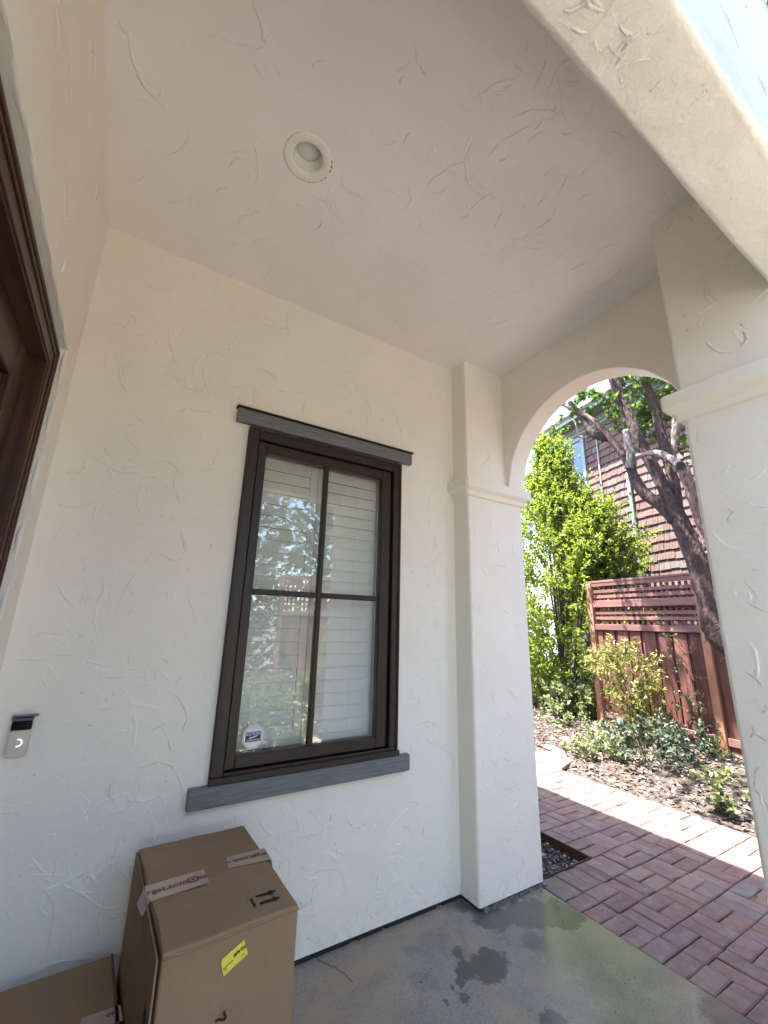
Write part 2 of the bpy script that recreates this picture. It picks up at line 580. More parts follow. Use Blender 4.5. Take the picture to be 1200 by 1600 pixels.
def box(name, x0, x1, y0, y1, z0, z1, mat, parent=None, bev=0.0, mtx=None, seg=1):
    bm = bmesh.new()
    add_box(bm, x0, x1, y0, y1, z0, z1, mtx)
    if bev:
        bmesh.ops.bevel(bm, geom=bm.edges[:], offset=bev, segments=seg, affect='EDGES')
    return finish(name, bm, mat, parent)


def boxes(name, lst, mat, parent=None, bev=0.0):
    bm = bmesh.new()
    for b in lst:
        add_box(bm, *b)
    if bev:
        bmesh.ops.bevel(bm, geom=bm.edges[:], offset=bev, segments=1, affect='EDGES')
    return finish(name, bm, mat, parent)


def tube(bm, pts, radii, sides=8, wob=0.0, cap=True, rnd=R):
    pts = [Vector(q) for q in pts]
    rings = []
    n = len(pts)
    ref = Vector((0.31, 0.2, 0.93))
    for i in range(n):
        d = (pts[min(i + 1, n - 1)] - pts[max(i - 1, 0)]).normalized()
        a = d.cross(ref)
        if a.length < 0.1:
            a = d.cross(Vector((1, 0, 0)))
        a.normalize()
        b = d.cross(a)
        ring = []
        for s in range(sides):
            th = 2 * math.pi * s / sides
            rr = radii[i] * (1 + (rnd.random() - 0.5) * 2 * wob)
            ring.append(bm.verts.new(pts[i] + (a * math.cos(th) + b * math.sin(th)) * rr))
        rings.append(ring)
    for i in range(n - 1):
        for s in range(sides):
            bm.faces.new((rings[i][s], rings[i][(s + 1) % sides], rings[i + 1][(s + 1) % sides], rings[i + 1][s]))
    if cap:
        bm.faces.new(rings[0][::-1])
        bm.faces.new(rings[-1])
    return rings


def smooth_path(pts, radii, sub=5):
    """Catmull-Rom through the points"""
    P = [Vector(q) for q in pts]
    out, rr = [], []
    n = len(P)
    for i in range(n - 1):
        p0, p1, p2, p3 = P[max(i - 1, 0)], P[i], P[i + 1], P[min(i + 2, n - 1)]
        for k in range(sub):
            u = k / sub
            out.append(0.5 * ((2 * p1) + (p2 - p0) * u + (2 * p0 - 5 * p1 + 4 * p2 - p3) * u * u + (3 * p1 - p0 - 3 * p2 + p3) * u ** 3))
            rr.append(radii[i] * (1 - u) + radii[i + 1] * u)
    out.append(P[-1])
    rr.append(radii[-1])
    return out, rr


def ring_loft(bm, x0, x1, y0, y1, profile):
    """closed stack of rectangles, (z, outward offset)"""
    rings = []
    for z, o in profile:
        rings.append([bm.verts.new(q) for q in ((x0 - o, y0 - o, z), (x1 + o, y0 - o, z), (x1 + o, y1 + o, z), (x0 - o, y1 + o, z))])
    for a, b in zip(rings, rings[1:]):
        for s in range(4):
            bm.faces.new((a[s], a[(s + 1) % 4], b[(s + 1) % 4], b[s]))
    bm.faces.new(rings[0][::-1])
    bm.faces.new(rings[-1])


def rounded_prism(bm, x0, x1, y0, y1, z0, z1, r, seg=4, dz=0.4):
    """upright block with rounded vertical edges, slightly uneven"""
    ring = []
    for cx, cy, a0 in ((x1 - r, y1 - r, 0), (x0 + r, y1 - r, 90), (x0 + r, y0 + r, 180), (x1 - r, y0 + r, 270)):
        for k in range(seg + 1):
            a = math.radians(a0 + 90 * k / seg)
            ring.append((cx + r * math.cos(a), cy + r * math.sin(a)))
    n = max(1, int((z1 - z0) / dz))
    rows = []
    for i in range(n + 1):
        z = z0 + (z1 - z0) * i / n
        rows.append([bm.verts.new((x, y, z)) for x, y in ring])
    k = len(ring)
    for a, b in zip(rows, rows[1:]):
        for s in range(k):
            bm.faces.new((a[s], a[(s + 1) % k], b[(s + 1) % k], b[s]))
    bm.faces.new(rows[0][::-1])
    bm.faces.new(rows[-1])


def trowel_marks(parent, O, U, V, Nn, w, h, n, seed, mat, excl=(), rmin=0.07, rmax=0.34, hmax=0.0028, width=0.026):
    """thin overlapping plaster edges: gentle ramp on one side, sharp drop on the other"""
    rg = random.Random(seed)
    O, U, V, Nn = Vector(O), Vector(U), Vector(V), Vector(Nn)
    VV, FF = [], []
    done = 0
    tries = 0
    while done < n and tries < n * 12:
        tries += 1
        a, b = rg.uniform(0, w), rg.uniform(0, h)
        rad = rmin + (rmax - rmin) * rg.random() ** 1.6
        th0 = rg.uniform(0, 2 * math.pi)
        span = rg.choice((-1, 1)) * rg.uniform(0.5, 1.9)
        ecc = rg.uniform(0.55, 1.0)
        rot = rg.uniform(0, math.pi)
        reps = 1 if rg.random() < 0.85 else rg.choice((2, 3))
        for q in range(reps):
            rq = rad * (1 + 0.16 * q) + rg.uniform(-0.004, 0.004)
            k = max(9, int(abs(span) * rq / 0.011))
            k = min(k, 44)
            hh = 3.0 * hmax * rg.uniform(0.25, 1.0)
            ww = 0.46 * width * rg.uniform(0.6, 1.3)
            side = rg.choice((-1, 1))
            ph = rg.uniform(0, 6)
            ok = True
            st = []
            for i in range(k + 1):
                u = i / k
                th = th0 + span * u + 0.25 * q
                wobble = 1 + 0.03 * math.sin(th * 4 + ph) + 0.012 * math.sin(th * 11 + ph * 2)
                lx, ly = rq * wobble * math.cos(th), rq * wobble * ecc * math.sin(th)
                x = a + lx * math.cos(rot) - ly * math.sin(rot)
                y = b + lx * math.sin(rot) + ly * math.cos(rot)
                if not (0.01 < x < w - 0.01 and 0.01 < y < h - 0.01):
                    ok = False
                    break
                for e in excl:
                    if e[0] < x < e[1] and e[2] < y < e[3]:
                        ok = False
                        break
                if not ok:
                    break
                st.append((x, y))
            if not ok:
                continue
            done += 1
            base = len(VV)
            for i in range(k + 1):
                x, y = st[i]
                x2, y2 = st[min(i + 1, k)]
                x1, y1 = st[max(i - 1, 0)]
                tx, ty = x2 - x1, y2 - y1
                l = math.hypot(tx, ty) or 1
                nx, ny = -ty / l * side, tx / l * side
                u = i / k
                tap = math.sin(math.pi * min(1, max(0, u))) ** 0.7 * (0.7 + 0.3 * math.sin(u * 23 + ph)) * (1 if rg.random() > 0.08 else 0.3)
                jag = rg.uniform(-0.0012, 0.0012)
                for off, hz in ((-ww * (0.35 + 0.65 * tap), -0.0006), (jag, -0.0004 + hh * tap), (jag + 0.0022, -0.0006)):
                    VV.append(O + U * (x + nx * off) + V * (y + ny * off) + Nn * hz)
            for i in range(k):
                for s in range(2):
                    p0 = base + i * 3 + s
                    FF.append((p0, p0 + 3, p0 + 4, p0 + 1))
    o = np_mesh('trowel_mark', [tuple(v) for v in VV], FF, mat, parent)
    o['kind'] = 'stuff'
    return o


def text_obj(name, body, size, mtx, mat, parent, align='CENTER', bold=0.0, fit=0.0, tall=1.0):
    cu = bpy.data.curves.new('lettering', 'FONT')
    cu.body = body
    cu.size = size
    cu.align_x = align
    cu.align_y = 'CENTER'
    cu.offset = bold
    tmp = bpy.data.objects.new('lettering', cu)
    C.objects.link(tmp)
    bpy.context.view_layer.update()
    dg = bpy.context.evaluated_depsgraph_get()
    me = bpy.data.meshes.new_from_object(tmp.evaluated_get(dg))
    bpy.data.objects.remove(tmp)
    if fit:
        xs = [v.co.x for v in me.vertices]
        k = fit / (max(xs) - min(xs))
        me.transform(Matrix.Diagonal((k, k * tall, 1, 1)) @ Matrix.Translation((-(max(xs) + min(xs)) / 2, 0, 0)))
    me.transform(mtx)
    me.materials.clear()
    me.materials.append(mat)
    me.name = name
    return link(bpy.data.objects.new(name, me), parent)


def frame_mtx(o, x, y):
    x = Vector(x).normalized()
    y = Vector(y)
    y = (y - x * y.dot(x)).normalized()
    z = x.cross(y)
    return Matrix(((x.x, y.x, z.x, o[0]), (x.y, y.y, z.y, o[1]), (x.z, y.z, z.z, o[2]), (0, 0, 0, 1)))


def poly(name, pts, mat, parent, mtx=None, thick=0.0):
    bm = bmesh.new()
    vs = [bm.verts.new((*q, 0) if len(q) == 2 else q) for q in pts]
    f = bm.faces.new(vs)
    if thick:
        e = bmesh.ops.extrude_face_region(bm, geom=[f])
        for v in e['geom']:
            if isinstance(v, bmesh.types.BMVert):
                v.co.z += thick
    if mtx is not None:
        bmesh.ops.transform(bm, matrix=mtx, verts=bm.verts)
    return finish(name, bm, mat, parent)


def leaves(P, D, L, W, fold=0.4, droop=0.06, rg=NR):
    """kite leaves: P base points, D unit directions"""
    P = np.asarray(P, float)
    D = np.asarray(D, float)
    D = D / np.linalg.norm(D, axis=1, keepdims=True)
    n = len(P)
    ref = rg.normal(size=(n, 3)) * 0.6 + np.array([0, 0, 1.0])
    S = np.cross(D, ref)
    S /= np.linalg.norm(S, axis=1, keepdims=True) + 1e-9
    U = np.cross(S, D)
    L = np.broadcast_to(np.asarray(L, float), (n,))[:, None]
    W = np.broadcast_to(np.asarray(W, float), (n,))[:, None]
    a = P
    mid = P + D * L * 0.45 + U * L * 0.06
    l = mid + S * W * 0.5 + U * W * fold * 0.5
    r = mid - S * W * 0.5 + U * W * fold * 0.5
    tip = P + D * L - np.array([0, 0, 1.0]) * L * droop
    V = np.stack([a, l, tip, r], 1).reshape(-1, 3)
    i = np.arange(n)[:, None] * 4
    F = np.concatenate([np.concatenate([i, i + 2, i + 1], 1), np.concatenate([i, i + 3, i + 2], 1)], 0)
    return V, F


def sprays(bases, dirs, length, per, leaf, width, rg=NR, curve=0.25, spread=0.9):
    """leafy twigs: returns leaf arrays plus twig polylines"""
    P, D, tw = [], [], []
    for b, d, ln in zip(bases, dirs, length):
        d = d / np.linalg.norm(d)
        bend = rg.normal(size=3) * curve
        pts = []
        for k in range(5):
            u = k / 4
            pts.append(b + d * ln * u + bend * ln * u * u)
        tw.append(pts)
        for k in range(per):
            u = rg.uniform(0.1, 1.0)
            q = b + d * ln * u + bend * ln * u * u
            t = d + 2 * bend * u
            s = rg.normal(size=3)
            s -= t * (s @ t) / (t @ t)
            s /= np.linalg.norm(s) + 1e-9
            P.append(q)
            D.append(t * 0.55 + s * spread)
    P, D = np.array(P), np.array(D)
    n = len(P)
    V, F = leaves(P, D, leaf * rg.uniform(0.65, 1.25, n), width * rg.uniform(0.7, 1.2, n), rg=rg)
    return V, F, tw


def twig_mesh(name, tws, r0, r1, mat, parent, sides=4):
    bm = bmesh.new()
    for pts in tws:
        n = len(pts)
        tube(bm, [tuple(q) for q in pts], [r0 + (r1 - r0) * i / (n - 1) for i in range(n)], sides)
    o = finish(name, bm, mat, parent)
    return o


# ------------------------------------------------------------------ dimensions of the porch
H = 3.353
XA, X1, X2 = 2.213, 2.585, 2.74
YP, YR = -0.147, -1.442
YIN, YOUT = -1.79, -1.97
ZS = 2.44
ZB = 2.745
ZTOP = 4.20

# ------------------------------------------------------------------ ground
def grid_sheet(name, x0, x1, y0, y1, nx, ny, zf, mat, parent=None):
    xs = np.linspace(x0, x1, nx + 1)
    ys = np.linspace(y0, y1, ny + 1)
    X, Y = np.meshgrid(xs, ys, indexing='ij')
    Z = zf(X, Y)
    V = np.stack([X, Y, Z], -1).reshape(-1, 3)
    i, j = np.meshgrid(np.arange(nx), np.arange(ny), indexing='ij')
    a = (i * (ny + 1) + j).ravel()
    F = np.stack([a, a + ny + 1, a + ny + 2, a + 1], 1)
    return np_mesh(name, V, F, mat, parent, True)


tag(box('ground', -250, 250, -250, 250, -0.6, -0.12, M['earth']), kind='structure')


def hump(X, Y):
    return (np.sin(X * 3.1 + 0.7) * np.cos(Y * 2.3) * 0.022 + np.sin(X * 7.7 + Y * 5.1) * 0.010 + np.sin(X * 17 - Y * 13) * 0.006)


def bed_z(X, Y):
    return -0.045 + hump(X, Y) + np.clip((np.asarray(X) - 4.66) * 0.06, 0, 0.06)


def bedh(x, y):
    return float(bed_z(x, y))


tag(grid_sheet('planting_bed', 4.665, 13.0, -9, 12, 110, 220, bed_z, M['mulch']), kind='structure')
tag(grid_sheet('side_bed', 2.745, 3.278, -0.092, 6.0, 14, 120, lambda X, Y: -0.06 + hump(X, Y) * 0.5, M['mulch']), kind='structure')
tag(grid_sheet('front_bed', -6.0, 4.664, -9.0, -3.022, 90, 60, lambda X, Y: -0.05 + hump(X, Y), simple('dry_pale_mulch', (0.37, 0.335, 0.28), 0.95, 0.4, 14, 0.8, 60)), kind='structure')

slab = empty('porch_slab', (0, 0, 0), kind='structure')
box('concrete', -0.12, 2.708, -3.0, 0.14, -0.14, 0.0, M['concrete'], slab, 0.004)
# crack: thin dark broken line in the slab
bm = bmesh.new()
ck = [(1.345, 0.0), (1.352, -0.03), (1.372, -0.055), (1.378, -0.075), (1.397, -0.085), (1.402, -0.115), (1.420, -0.15), (1.417, -0.17), (1.428, -0.20)]
for (xa, ya), (xb, yb) in zip(ck, ck[1:]):
    dx, dy = xb - xa, yb - ya
    l = math.hypot(dx, dy)
    nx, ny = -dy / l * 0.0014, dx / l * 0.0014
    bm.faces.new([bm.verts.new(q) for q in ((xa - nx, ya - ny, 0.0015), (xb - nx, yb - ny, 0.0015), (xb + nx, yb + ny, 0.0015), (xa + nx, ya + ny, 0.0015))])
finish('crack', bm, M['dark_gap'], slab)

# ------------------------------------------------------------------ brick path
path = empty('brick_path', (0, 0, 0), kind='structure')
boxes('joint_sand', [(2.708, 4.66, -3.02, -0.1, -0.12, -0.013), (3.282, 4.66, -0.1, 6.0, -0.12, -0.0135)], M['sand'], path)


def brick_mesh(seed):
    rg = random.Random(seed)
    bm = bmesh.new()
    lx, ly, c = 0.0972, 0.0478, 0.006
    j = lambda: rg.uniform(-0.0012, 0.0012)
    lo = [bm.verts.new((x * lx + j(), y * ly + j(), -0.05)) for x, y in ((-1, -1), (1, -1), (1, 1), (-1, 1))]
    mi = [bm.verts.new((v.co.x, v.co.y, -0.004 + j())) for v in lo]
    hi = [bm.verts.new((v.co.x * (1 - c / lx), v.co.y * (1 - c / ly), j() * 0.7)) for v in lo]
    for a, b in ((lo, mi), (mi, hi)):
        for s in range(4):
            bm.faces.new((a[s], a[(s + 1) % 4], b[(s + 1) % 4], b[s]))
    bm.faces.new(hi)
    me = bpy.data.meshes.new('brick')
    bmesh.ops.recalc_face_normals(bm, faces=bm.faces)
    bm.to_mesh(me)
    bm.free()
    me.materials.append(M['brick'])
    return me


BRICKS = [brick_mesh(i) for i in range(6)]
field_V, field_F = [], []


def lay(x, y, along_x, cut=1.0):
    rot = (0.0 if along_x else math.pi / 2) + R.gauss(0, 0.012)
    z = -0.003 + R.uniform(-0.003, 0.003)
    x += R.uniform(-0.0015, 0.0015)
    y += R.uniform(-0.0015, 0.0015)
    me = R.choice(BRICKS)
    tilt = (R.gauss(0, 0.007), R.gauss(0, 0.004))
    if -1.42 < y < 1.45 and not (y < -1.1 and x > 3.6):
        o = bpy.data.objects.new('brick', me)
        o.location = (x, y, z)
        o.rotation_euler = (tilt[0], tilt[1], rot)
        o.scale = (cut, 1, 1)
        link(o, path)
    else:
        mt = Matrix.Translation((x, y, z)) @ Matrix.Rotation(rot, 4, 'Z') @ Matrix.Diagonal((cut, 1, 1, 1))
        b = len(field_V)
        for v in me.vertices:
            field_V.append(tuple(mt @ v.co))
        for f in me.polygons:
            vs = list(f.vertices)
            field_F.append((b + vs[0], b + vs[1], b + vs[2], b + vs[3]))


px0, pp, qq = 2.888, 0.197, 0.2032
y0b = -0.707
for j in range(-34, 12):                      # rows, y falls with j
    yt = y0b - qq * j
    if yt > 5.8 or yt < -2.9:
        continue
    yc = yt - qq / 2
    inner = yt > -0.05                        # beside the planting strip
    edge_row = abs(yt - (y0b + 3 * qq)) < 0.01
    if not inner:
        for s in (0.25, 0.75):
            if not edge_row:
                lay(2.800, yt - qq * s, True, 0.90)
    for k in range(8):
        xc = px0 + pp * (k + 0.5)
        if inner and xc < 3.28:
            continue
        if edge_row and xc < 3.28:      # soldier border along the strip
            for s in (0.25, 0.75):
                lay(px0 + pp * (k + s), yc, False)
            continue
        if (k + j) % 2 == 0:
            for s in (0.25, 0.75):
                lay(xc, yt - qq * s, True)
        else:
            for s in (0.25, 0.75):
                lay(px0 + pp * (k + s), yc, False)
    for s in (0.25, 0.75):
        lay(px0 + pp * 8.5, yt - qq * s, True)
for xc in (2.766, 2.838):
    lay(xc, y0b + 3 * qq - qq / 2, False, 1.0)
if field_V:
    o = np_mesh('brick', field_V, field_F, M['brick_field'], path)
    o['kind'] = 'stuff'
box('steel_edging', 2.745, 3.281, -0.099, -0.094, -0.11, 0.004, M['rust'], path)
box('steel_edging', 3.2785, 3.2825, -0.0935, 6.0, -0.11, -0.001, M['rust'], path)

# pale stepping stones leaving the path
M['flag'] = simple('pale_flagstone', (0.22, 0.20, 0.18), 0.85, 0.2, 6, 0.4, 30)
for i, pts in enumerate((((4.70, 1.16), (5.12, 1.30), (5.18, 1.62), (4.80, 1.72), (4.69, 1.5)), ((5.20, 1.38), (5.62, 1.46), (5.70, 1.86), (5.28, 1.95), (5.17, 1.65)),
                         ((5.70, 1.60), (6.05, 1.62), (6.16, 2.0), (5.84, 2.14), (5.72, 1.9)))):
    o = poly('flagstone', [(x, y, -0.03) for x, y in pts], M['flag'], None, thick=0.034)
    tag(o, ('pale stepping stone touching the far edge of the brick path', 'pale stepping stone in the middle of the three in the mulch',
            'pale stepping stone farthest from the brick path, nearest the fence post')[i], 'stepping stone', 'stepping stones across the mulch')

# ------------------------------------------------------------------ back wall
wall = empty('back_wall', (0, 0, 0), label='cream stucco wall that holds the brown window and the doorbell', cat='wall')
WX0, WX1, WZ0, WZ1 = 0.790, 1.750, 0.790, 2.472


def plate_hole(bm, x0, x1, z0, z1, hx0, hx1, hz0, hz1, y0, y1):
    xs, zs = (x0, hx0, hx1, x1), (z0, hz0, hz1, z1)
    g = {}
    for y in (y0, y1):
        for i, x in enumerate(xs):
            for k, z in enumerate(zs):
                g[(i, k, y)] = bm.verts.new((x, y, z))
    for y in (y0, y1):
        for i in range(3):
            for k in range(3):
                if (i, k) != (1, 1):
                    bm.faces.new((g[(i, k, y)], g[(i + 1, k, y)], g[(i + 1, k + 1, y)], g[(i, k + 1, y)]))
    for (a, b) in (((1, 1), (2, 1)), ((2, 1), (2, 2)), ((2, 2), (1, 2)), ((1, 2), (1, 1)), ((0, 0), (3, 0)), ((3, 0), (3, 3)), ((3, 3), (0, 3)), ((0, 3), (0, 0))):
        def chain(a, b):
            (i, k), (i2, k2) = a, b
            out = [(i, k)]
            while (i, k) != (i2, k2):
                i += (i2 > i) - (i2 < i)
                k += (k2 > k) - (k2 < k)
                out.append((i, k))
            return out
        c = chain(a, b)
        for p0, p1 in zip(c, c[1:]):
            bm.faces.new((g[(*p0, y0)], g[(*p1, y0)], g[(*p1, y1)], g[(*p0, y1)]))


bm = bmesh.new()
plate_hole(bm, -0.15, XA + 0.1, 0.022, H + 0.05, WX0, WX1, WZ0, WZ1, 0.0, 0.15)
finish('plaster', bm, M['stucco'], wall)
trowel_marks(wall, (0, 0, 0.03), (1, 0, 0), (0, 0, 1), (0, -1, 0), XA, H - 0.04, 480, 3, M['stucco'],
             excl=((0.69, 1.85, 0.64, 2.58), (0.04, 0.17, 0.93, 1.12)), rmin=0.04, rmax=0.32, hmax=0.0030)
trowel_marks(wall, (0, 0, 0.03), (1, 0, 0), (0, 0, 1), (0, -1, 0), XA, H - 0.04, 620, 303, M['stucco'],
             excl=((0.69, 1.85, 0.64, 2.58), (0.04, 0.17, 0.93, 1.12)), rmin=0.015, rmax=0.07, hmax=0.0022)

box('foundation_gap', -0.1, XA + 0.1, 0.012, 0.14, -0.02, 0.03, M['dark_gap'], wall)
bm = bmesh.new()
rg = random.Random(5)
for i in range(60):
    x = rg.uniform(1.0, XA)
    add_box(bm, x, x + rg.uniform(0.02, 0.07), 0.004 - rg.uniform(0, .003), 0.02, 0.0, rg.uniform(0.006, 0.02))
finish('weep_strip', bm, M['dark_gap'], wall)['kind'] = 'stuff'

# left wall with the door recess
lwall = empty('door_wall', (0, 0, 0), label='cream stucco wall at the left with the wooden door set in it', cat='wall')
DY0, DY1, DZ = -1.46, -0.21, 2.515
bm = bmesh.new()
for y0, y1, z0, z1 in ((DY1, -0.001, 0.0, H + 0.04), (DY0, DY1, DZ, H + 0.04), (-4.2, DY0, 0.0, H + 0.04)):
    add_box(bm, -0.18, 0.0, y0, y1, z0, z1)
bmesh.ops.remove_doubles(bm, verts=bm.verts, dist=0.0005)
finish('plaster', bm, M['stucco'], lwall)
trowel_marks(lwall, (0, -2.3, DZ + 0.02), (0, 1, 0), (0, 0, 1), (1, 0, 0), 2.28, H - DZ - 0.03, 70, 9, M['stucco'], rmin=0.05, rmax=0.22, hmax=0.0035)
trowel_marks(lwall, (0, DY1 + 0.005, 0.03), (0, 1, 0), (0, 0, 1), (1, 0, 0), 0.2, 2.45, 26, 19, M['stucco'], rmin=0.02, rmax=0.07, hmax=0.003)
trowel_marks(lwall, (-0.03, DY1, 1.0), (1, 0, 0), (0, 0, 1), (0, -1, 0), 0.03, 1.5, 14, 29, M['stucco'], rmin=0.01, rmax=0.03, hmax=0.003)
# hand-rounded lip round the recess
bm = bmesh.new()
pts = [(-0.006, DY1 + 0.006, z) for z in np.linspace(0.02, DZ, 40)] + [(-0.006, y, DZ + 0.006) for y in np.linspace(DY1, DY0, 26)]
tube(bm, pts, [0.008 + 0.003 * math.sin(i * 1.7) for i in range(len(pts))], 8, 0.2)
finish('recess_lip', bm, M['stucco'], lwall, True)

door = empty('front_door', (-0.03, -0.82, 0.0), label='dark stained wooden front door recessed in the left wall', cat='door')


def dbox(name, x0, x1, y0, y1, z0, z1, mat, parent, bev=0.004):
    o = box(name, x0 + 0.03, x1 + 0.03, y0 + 0.82, y1 + 0.82, z0, z1, mat, parent, bev)
    return o


DH = DZ - 0.02
fr = dbox('jamb', -0.15, -0.030, DY1 - 0.105, DY1 - 0.002, 0.0, DH, M['door_wood'], door)
dbox('moulding', -0.031, -0.020, DY1 - 0.020, DY1 - 0.006, 0.0, DH - 0.004, M['door_wood'], fr, 0.003)
dbox('moulding', -0.031, -0.024, DY1 - 0.042, DY1 - 0.030, 0.0, DH - 0.024, M['door_wood'], fr, 0.002)
dbox('moulding', -0.031, -0.025, DY1 - 0.100, DY1 - 0.088, 0.0, DH - 0.094, M['door_wood'], fr, 0.002)
dbox('jamb', -0.15, -0.030, DY0 + 0.002, DY0 + 0.105, 0.0, DH, M['door_wood'], door)
hd = dbox('head', -0.15, -0.0305, DY0 + 0.105, DY1 - 0.105, DH - 0.105, DH, M['door_wood_y'], door)
dbox('moulding', -0.031, -0.020, DY0 + 0.006, DY1 - 0.021, DH - 0.018, DH - 0.004, M['door_wood_y'], hd, 0.003)
dbox('moulding', -0.031, -0.024, DY0 + 0.030, DY1 - 0.043, DH - 0.040, DH - 0.028, M['door_wood_y'], hd, 0.002)
dbox('moulding', -0.031, -0.025, DY0 + 0.088, DY1 - 0.101, DH - 0.100, DH - 0.088, M['door_wood_y'], hd, 0.002)
ya, yb, za, zb = DY0 + 0.108, DY1 - 0.108, 0.02, DH - 0.108
dbox('stile', -0.135, -0.085, yb - 0.14, yb, za, zb, M['door_wood'], door)
dbox('stile', -0.135, -0.085, ya, ya + 0.14, za, zb, M['door_wood'], door)
dbox('rail', -0.135, -0.0855, ya + 0.14, yb - 0.14, zb - 0.15, zb, M['door_wood_y'], door)
dbox('rail', -0.135, -0.0855, ya + 0.14, yb - 0.14, 1.0, 1.16, M['door_wood_y'], door)
dbox('rail', -0.135, -0.0855, ya + 0.14, yb - 0.14, za, 0.26, M['door_wood_y'], door)
dbox('panel', -0.125, -0.105, ya + 0.14, yb - 0.14, 1.16, zb - 0.15, M['door_wood'], door, 0.008)
dbox('panel', -0.125, -0.105, ya + 0.14, yb - 0.14, 0.26, 1.0, M['door_wood'], door, 0.008)
bm = bmesh.new()
tube(bm, [(-0.052, -0.34, 1.05), (-0.015, -0.34, 1.05), (-0.01, -0.34, 1.06)], [0.024, 0.020, 0.012], 12)
tube(bm, [(0.0, -0.335, 1.055), (0.0, -0.22, 1.055)], [0.009, 0.008], 8)
finish('handle', bm, M['silver'], door, True)

# ------------------------------------------------------------------ ceiling
ceil = empty('porch_ceiling', (0, 0, H), label='pale plaster ceiling of the porch with one recessed light', cat='ceiling')
LX, LY, LR = 0.717, -0.838, 0.098
bm = bmesh.new()
seg = 40
hole = [bm.verts.new((LX + (LR - 0.012) * math.cos(2 * math.pi * i / seg), LY + (LR - 0.012) * math.sin(2 * math.pi * i / seg), 0)) for i in range(seg)]
outer = []
X0c, X1c, Y0c, Y1c = -0.1, X1 + 0.03, YIN - 0.05, 0.05
for i in range(seg):
    a = 2 * math.pi * i / seg
    dx, dy = math.cos(a), math.sin(a)
    ts = []
    if dx > 1e-6: ts.append((X1c - LX) / dx)
    if dx < -1e-6: ts.append((X0c - LX) / dx)
    if dy > 1e-6: ts.append((Y1c - LY) / dy)
    if dy < -1e-6: ts.append((Y0c - LY) / dy)
    tt = min(x for x in ts if x > 0)
    outer.append(bm.verts.new((LX + dx * tt, LY + dy * tt, 0)))
crn = [bm.verts.new(q) for q in ((X1c, Y1c, 0), (X0c, Y1c, 0), (X0c, Y0c, 0), (X1c, Y0c, 0))]
for i in range(seg):
    j = (i + 1) % seg
    bm.faces.new((hole[i], hole[j], outer[j], outer[i]))
    a, b = outer[i].co, outer[j].co
    for c in crn:
        on_a = abs(a.x - c.co.x) < 1e-4 or abs(a.y - c.co.y) < 1e-4
        on_b = abs(b.x - c.co.x) < 1e-4 or abs(b.y - c.co.y) < 1e-4
        same = abs(a.x - b.x) < 1e-4 or abs(a.y - b.y) < 1e-4
        if on_a and on_b and not same:
            bm.faces.new((outer[i], outer[j], c))
finish('plaster', bm, M['ceiling'], ceil)
trowel_marks(ceil, (0, -1.8, 0), (1, 0, 0), (0, 1, 0), (0, 0, -1), X1, 1.8, 360, 31, M['ceiling'],
             excl=((LX - 0.13, LX + 0.13, 1.8 + LY - 0.13, 1.8 + LY + 0.13),), rmin=0.04, rmax=0.24, hmax=0.0026)
trowel_marks(ceil, (1.0, -1.75, 0), (1, 0, 0), (0, 1, 0), (0, 0, -1), 1.2, 1.5, 130, 37, M['ceiling'], rmin=0.04, rmax=0.17, hmax=0.0026)

# recessed light
lamp = empty('recessed_light', (LX, LY, H), label='round white recessed light, unlit, set in the porch ceiling', cat='ceiling light')


def lathe(name, prof, mat, parent, seg=48):
    bm = bmesh.new()
    rings = []
    for r, z in prof:
        rings.append([bm.verts.new((r * math.cos(2 * math.pi * i / seg), r * math.sin(2 * math.pi * i / seg), z)) for i in range(seg)] if r > 1e-5 else [bm.verts.new((0, 0, z))])
    for a, b in zip(rings, rings[1:]):
        for s in range(seg):
            q = (s + 1) % seg
            if len(a) == 1:
                bm.faces.new((a[0], b[s], b[q]))
            elif len(b) == 1:
                bm.faces.new((a[s], a[q], b[0]))
            else:
                bm.faces.new((a[s], a[q], b[q], b[s]))
    return finish(name, bm, mat, parent, True)


lathe('trim_ring', [(LR, 0.0), (LR, -0.0045), (LR - 0.004, -0.007), (LR - 0.03, -0.006), (LR - 0.036, -0.001), (LR - 0.039, 0.006)], M['lamp_white'], lamp)
lathe('baffle', [(LR - 0.040, 0.005), (LR - 0.042, 0.02), (LR - 0.047, 0.045), (LR - 0.050, 0.05)], M['lamp_white'], lamp)
lathe('lens', [(LR - 0.050, 0.051), (LR - 0.054, 0.044), (0.025, 0.036), (0.0, 0.0345)], M['lens_glass'], lamp)
lathe('housing_can', [(LR - 0.012, 0.003), (LR - 0.012, 0.13), (0.0, 0.13)], M['dark_gap'], lamp)
# caulk gap on one side of the ring
bm = bmesh.new()
for i in range(9):
    a0 = math.radians(-28 + i * 11)
    if i in (3, 6):
        continue
    a1 = a0 + math.radians(8)
    q = []
    for a, r in ((a0, LR - 0.002), (a1, LR - 0.002), (a1, LR + 0.0050), (a0, LR + 0.0030)):
        q.append(bm.verts.new((r * math.cos(a), r * math.sin(a), -0.0012)))
    bm.faces.new(q)
finish('caulk_gap', bm, M['dark_gap'], lamp)['kind'] = 'stuff'

# ------------------------------------------------------------------ columns
IMP = [(2.318, -0.005), (2.322, 0.014), (2.328, 0.020), (2.348, 0.022), (2.356, 0.026), (2.362, 0.036), (2.370, 0.046), (2.378, 0.052), (2.436, 0.053), (2.4395, 0.049), (2.440, -0.005)]


